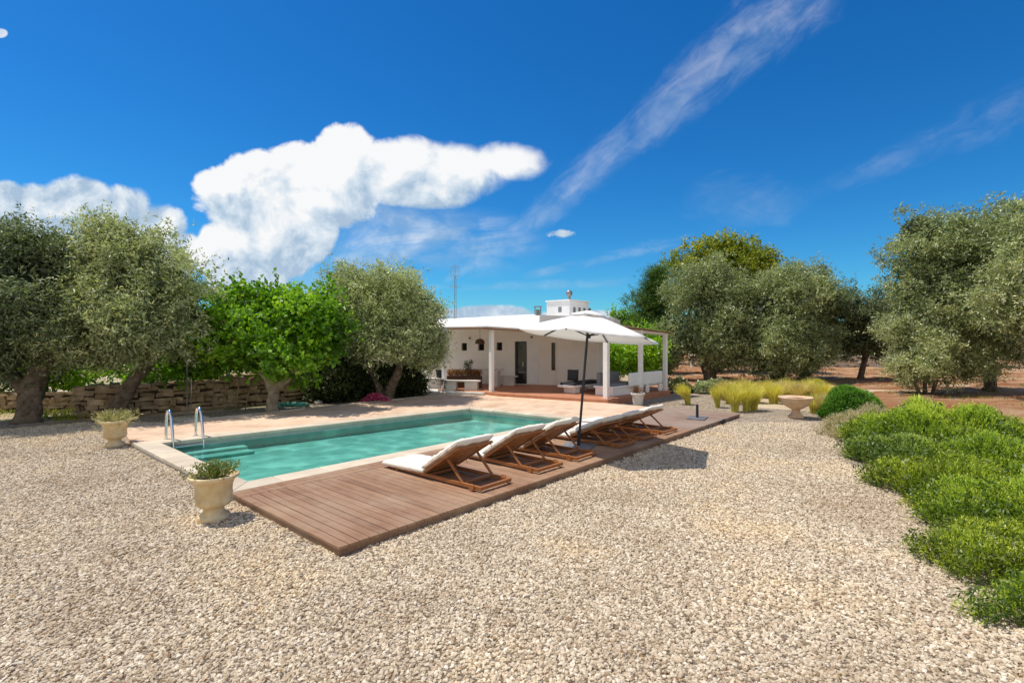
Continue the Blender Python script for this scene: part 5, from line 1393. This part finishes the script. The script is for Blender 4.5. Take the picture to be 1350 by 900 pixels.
# coiled green hose
hx, hy = gp(386, 536.5)
pts = []
for k in range(90):
    a = k*0.42; r = .30 + .08*math.sin(k*.9) + .05*random.random()
    pts.append((r*math.cos(a)*1.4, r*math.sin(a)*.8, .02 + .0011*k + .02*random.random()))
mb = MB(); mb.tube(pts, .016, 7); o = mb.build('garden_hose', M['hose'], smooth=True); o.location = (hx, hy, 0); tag(o, 'loosely coiled green garden hose on the ground by the bright green tree', 'hose')
# outdoor shower
qx, qy = U(1.95, 11.2)
t = thing('outdoor_shower', 'slim outdoor shower of two thin pipes before the stone wall', 'shower', (qx, qy, 0), ROT)
mb = MB(); mb.tube([(0, 0, 0), (0, 0, 1.55), (0.0, -.06, 1.62), (0.0, -.22, 1.62)], .014, 8); mb.build('pipe', M['steel'], t, smooth=True)
mb = MB(); mb.tube([(.10, 0, 0), (.10, 0, 1.1), (0, 0, 1.1)], .012, 8); mb.build('pipe', M['steel'], t, smooth=True)
mb = MB(); mb.lathe([(0, 0), (.07, 0), (.07, .012), (.02, .03), (0, .03)], 16, (0, -.22, 1.585)); mb.build('shower_head', M['steel'], t)
mb = MB(); mb.box(-.35, .45, -.35, .35, 0, .035); mb.build('shower_tray', M['coping'], t, bevel=.01)
# thin stakes by the wall
for k, (px, py, h, lean) in enumerate(((311, 543, 1.0, .05), (323, 541.5, .95, .16))):
    x, y = gp(px, py)
    mb = MB(); mb.tube([(0, 0, 0), (lean, .1, h)], .018, 7); o = mb.build('garden_stake', M['oak'], smooth=True); o.location = (x, y, 0)
    tag(o, ('upright wooden stake leaning on the stone wall', 'slanting wooden stake right of the upright one')[k], 'stake')
# a few pale loose rocks under the olive
for k, (px, py) in enumerate(((462, 528), (468, 526.5), (420, 532))):
    x, y = gp(px, py)
    bm = bmesh.new(); bmesh.ops.create_icosphere(bm, subdivisions=3, radius=.12)
    for v in bm.verts:
        v.co *= 1 + .5*mnoise.noise(v.co*7 + Vector((k*5, 0, 0)))
        v.co.z *= .6
    me = bpy.data.meshes.new('loose_rock'); bm.to_mesh(me); bm.free(); me.materials.append(M['stonewhite'])
    o = link(bpy.data.objects.new('loose_rock', me)); o.location = (x, y, .05)
    tag(o, ('pale loose rock left of the magenta flowers', 'smaller pale rock touching the one by the flowers', 'pale loose rock between the green hose and the flowers')[k], 'rock')
# weeds under the trees on the left and in the orchard
def weeds():
    V = []; T = []
    pts = []
    for k in range(260):
        x = random.uniform(-19, -11.6); y = random.uniform(13.3, 17) if x < -12.6 else random.uniform(13.4, 14.2)
        pts.append((x, y))
    for k in range(420):
        pts.append((random.uniform(-30, -3), random.uniform(17.5, 40)))
    for k in range(360):
        y = random.uniform(15, 40); pts.append((random.uniform(9.5, 34), y))
    P = np.array([(x, y, 0.02) for x, y in pts]); P = np.repeat(P, 12, 0); P[:, :2] += rng.normal(0, .12, (len(P), 2))
    d = rdir(len(P)); d[:, 2] = np.abs(d[:, 2]) + .6
    V = leaf_quads(P, d, rng.uniform(.06, .22, len(P)), .02)
    o = quads_object('weeds', V, M['yellowgreen'], rng.random(len(P))*.8); o['kind'] = 'stuff'
    tag(o, 'sparse yellow green weeds growing under the trees', 'weeds')
weeds()

# ================================================================== SKY, SUN, CAMERA
SUN = Vector((-0.393, 0.098, 0.914)).normalized()
EL = math.asin(SUN.z); AZ = math.atan2(SUN.x, SUN.y)
w = bpy.data.worlds.new('World'); sc.world = w; w.use_nodes = True
nt = w.node_tree; nt.nodes.clear()
class E:
    def __init__(s, x): s.x = x
    @staticmethod
    def op(o, *a, clamp=False):
        n = nt.nodes.new('ShaderNodeMath'); n.operation = o; n.use_clamp = clamp
        for i, q in enumerate(a):
            if isinstance(q, E): nt.links.new(q.x, n.inputs[i])
            else: n.inputs[i].default_value = q
        return E(n.outputs[0])
    def __add__(s, o): return E.op('ADD', s, o)
    __radd__ = __add__
    def __sub__(s, o): return E.op('SUBTRACT', s, o)
    def __rsub__(s, o): return E.op('SUBTRACT', o, s)
    def __mul__(s, o): return E.op('MULTIPLY', s, o)
    __rmul__ = __mul__
    def __truediv__(s, o): return E.op('DIVIDE', s, o)
def emax(a, b): return E.op('MAXIMUM', a, b)
def emin(a, b): return E.op('MINIMUM', a, b)
def sstep(a, e0, e1):
    n = nt.nodes.new('ShaderNodeMapRange'); n.interpolation_type = 'SMOOTHSTEP'
    nt.links.new(a.x, n.inputs['Value']); n.inputs['From Min'].default_value = e0; n.inputs['From Max'].default_value = e1
    return E(n.outputs[0])
tc = nt.nodes.new('ShaderNodeTexCoord')
sp = nt.nodes.new('ShaderNodeSeparateXYZ'); nt.links.new(tc.outputs['Generated'], sp.inputs[0])
dx, dy, dz = (E(sp.outputs[i]) for i in range(3))
yy = emax(dy, 0.05)
gx = dx/yy; gz = dz/yy               # direction on a vertical plane to the north
front = sstep(dy, 0.08, 0.2)
def vec(a, b, c=0.0):
    n = nt.nodes.new('ShaderNodeCombineXYZ')
    for i, q in enumerate((a, b, c)):
        if isinstance(q, E): nt.links.new(q.x, n.inputs[i])
        else: n.inputs[i].default_value = q
    return n.outputs[0]
def nse(v, scale, detail=8, rough=0.55, dist=0.0):
    n = nt.nodes.new('ShaderNodeTexNoise'); n.inputs['Scale'].default_value = scale; n.inputs['Detail'].default_value = detail; n.inputs['Roughness'].default_value = rough; n.inputs['Distortion'].default_value = dist
    nt.links.new(v, n.inputs['Vector']); return E(n.outputs['Fac'])
base_v = vec(gx, gz)
def px(x): return (x-675.0)/F
def pz(y): return (450.0-y)/F
def blob(x, y, a, b, hx=None, hz=None):
    ex = ((hx or gx) - px(x)) * (F/a); ez = ((hz or gz) - pz(y)) * (F/b)
    return 1.0 - (ex*ex + ez*ez)
n1 = nse(base_v, 9, 10, 0.58, 0.3)
n1b = nse(vec(gx - 0.022, gz + 0.03), 9, 10, 0.58, 0.3)
n2 = nse(vec(gx, gz, 3.7), 3.2, 4, 0.5)
wisp = nse(vec(gx*1.0 + gz*0.6, gz*2.6 - gx*0.4, 1.3), 5, 7, 0.6, 0.8)
# big cumulus
cs = [(335, 262, 85, 62), (300, 245, 50, 32), (300, 335, 48, 60), (352, 320, 68, 62), (420, 245, 92, 62), (455, 200, 45, 42), (520, 225, 85, 46), (600, 225, 80, 40), (665, 213, 66, 27), (560, 255, 80, 24), (390, 300, 60, 50), (330, 362, 60, 40)]
f = None
for c in cs:
    b = blob(*c); f = b if f is None else emax(f, b)
fm = f + (n1 - 0.5)*1.9 + (n2-0.5)*0.5
fo = None
for c in cs:
    b = blob(*c, gx - 0.035, gz + 0.05); fo = b if fo is None else emax(fo, b)
form = (f - fo)
edge = 0.30 + sstep(gx, px(430.0), px(700.0))*0.55
a_main = sstep(fm/edge, -0.05, 1.0)
# left cumulus bank
cs = [(5, 262, 50, 26), (40, 275, 60, 38), (100, 262, 60, 32), (150, 280, 60, 40), (205, 300, 50, 36), (60, 330, 120, 60), (190, 340, 90, 60), (240, 318, 26, 14), (-30, 280, 60, 40)]
f2 = None
for c in cs:
    b = blob(*c); f2 = b if f2 is None else emax(f2, b)
fl2 = f2 + (n1 - 0.5)*2.0
a_left = sstep(fl2, 0.0, 0.45)
# cloud bank low on the horizon, small cloud
f3 = emax(emax(blob(650, 416, 62, 17), blob(590, 420, 50, 15)), emax(blob(737, 309, 36, 10) + (n1-0.5)*3.4 + (wisp-0.5)*2.0 - 0.45, blob(770, 415, 90, 9) - 0.25))
a_low = sstep(f3 + (n1-0.5)*1.3, 0.05, 0.5)
f4 = blob(0, 44, 11, 7)
a_sm = sstep(f4 + (n1-0.5)*1.0, 0.0, 0.5)*0.8
# soft skirt of haze to the right of the cumulus
hz_ = emax(emax(blob(520, 310, 130, 70), blob(440, 350, 120, 70)), blob(620, 320, 130, 60)-0.25)
a_haze = sstep(hz_, 0.0, 0.9) * sstep(wisp, 0.28, 0.72) * 0.66
# contrail-like streaks: (x0,y0)-(x1,y1) with widths
def streak(x0, y0, x1, y1, w0, w1, amp, lo=0.35, hi=0.75, end=0.08):
    X0, Z0, X1, Z1 = px(x0), pz(y0), px(x1), pz(y1)
    L = math.hypot(X1-X0, Z1-Z0); ux, uz = (X1-X0)/L, (Z1-Z0)/L
    t = ((gx - X0)*ux + (gz - Z0)*uz) * (1/L)
    d = E.op('ABSOLUTE', (gx - X0)*(-uz) + (gz - Z0)*ux)
    wd = w0/F + t*((w1-w0)/F)
    wd = emax(wd, 0.004)
    e = 1.0 - d/wd
    nn = nse(vec((gx*ux + gz*uz)*3.0, (gx*(-uz) + gz*ux)*9.0, x0*0.01), 3.5, 8, 0.62, 0.6)
    return sstep(e + (nn-0.5)*0.9, 0.0, 0.9) * sstep(nn, lo, hi) * sstep(t, -end, end*0.8) * (1.0 - sstep(t, 1-end, 1+end)) * amp
s1 = streak(590, 368, 735, 268, 8, 26, 0.26, .12, .62)
s1b = streak(690, 300, 1075, -25, 20, 62, 0.27, .14, .72, .05)
s2 = streak(700, 362, 905, 316, 8, 13, 0.34)
s3 = streak(1080, 250, 1400, 120, 14, 44, 0.10, .25, .75)
s4 = sstep(blob(985, 268, 90, 42) + (wisp-0.5)*3.0, 0.0, 1.6)*0.16
s5 = streak(560, 380, 830, 372, 6, 9, 0.22)
a_str = E.op('ADD', emax(emax(emax(s1, s1b), s2), emax(s3, s5)), s4, clamp=True)
A_solid = emax(emax(a_main, a_left), emax(a_low, a_sm))
alpha = E.op('MULTIPLY', emax(emax(A_solid, a_haze), a_str), front, clamp=True)
# cloud shading
relief = (n1 - n1b)*2.6
depth = sstep(emax(fm, fl2), 0.1, 1.5)
lowz = sstep(gz - (n2-0.5)*0.12, 0.10, 0.30)
rel2 = (n2 - nse(vec(gx - 0.05, gz + 0.06, 3.7), 3.2, 4, 0.5))*1.6
form2 = sstep(f, -0.6, 0.0)*form
shade = E.op('ADD', relief*0.9 + rel2*1.0 + form2*0.42 + 0.30, lowz*0.20 + depth*0.04, clamp=True)
sky = nt.nodes.new('ShaderNodeTexSky'); sky.sky_type = 'NISHITA'; sky.sun_disc = False
sky.sun_elevation = EL; sky.sun_rotation = AZ % (2*PI); sky.altitude = 150; sky.air_density = 1.0; sky.dust_density = 0.3; sky.ozone_density = 3.0
hs = nt.nodes.new('ShaderNodeHueSaturation'); hs.inputs['Saturation'].default_value = 1.35; hs.inputs['Value'].default_value = 0.94
nt.links.new(sky.outputs[0], hs.inputs['Color'])
tint = mixc(nt, 1.0, hs.outputs[0], (0.40, 1.06, 1.34), 'MULTIPLY')
cc = ramp(nt, [(0.2, (4.0, 5.4, 7.0)), (0.5, (6.6, 7.6, 8.6)), (0.8, (9.4, 9.5, 9.6))], shade.x)
fin = mixc(nt, alpha.x, tint, cc)
rear_fill = sstep(dy*(-1.0) + (n2-0.5)*0.25, 0.05, 0.75)  # added warm haze behind the camera, lifts the shade facing it
fin = mixc(nt, (rear_fill*0.8).x, fin, (8.3, 7.95, 7.4))
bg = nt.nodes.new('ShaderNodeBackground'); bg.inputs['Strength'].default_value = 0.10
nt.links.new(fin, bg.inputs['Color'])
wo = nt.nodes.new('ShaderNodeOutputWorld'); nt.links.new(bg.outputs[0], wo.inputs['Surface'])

sd = bpy.data.lights.new('sun', 'SUN'); sd.energy = 4.75; sd.angle = math.radians(0.53); sd.color = (1.0, 0.925, 0.81)
so = bpy.data.objects.new('sun', sd); link(so)
so.rotation_euler = (-SUN).to_track_quat('-Z', 'Y').to_euler(); so.location = (0, 0, 30)

cd = bpy.data.cameras.new('camera'); cd.sensor_width = 36.0; cd.lens = 36.0*F/1350.0; cd.clip_end = 8000; cd.clip_start = 0.05
co = bpy.data.objects.new('camera', cd); link(co); co.location = (0, 0, H); co.rotation_euler = (PI/2, 0, 0)
sc.camera = co
sc.render.engine = 'CYCLES'
sc.cycles.max_bounces = 12; sc.cycles.diffuse_bounces = 8; sc.cycles.transparent_max_bounces = 12
sc.cycles.use_denoising = True
sc.view_settings.view_transform = 'Standard'; sc.view_settings.look = 'None'; sc.view_settings.exposure = 0
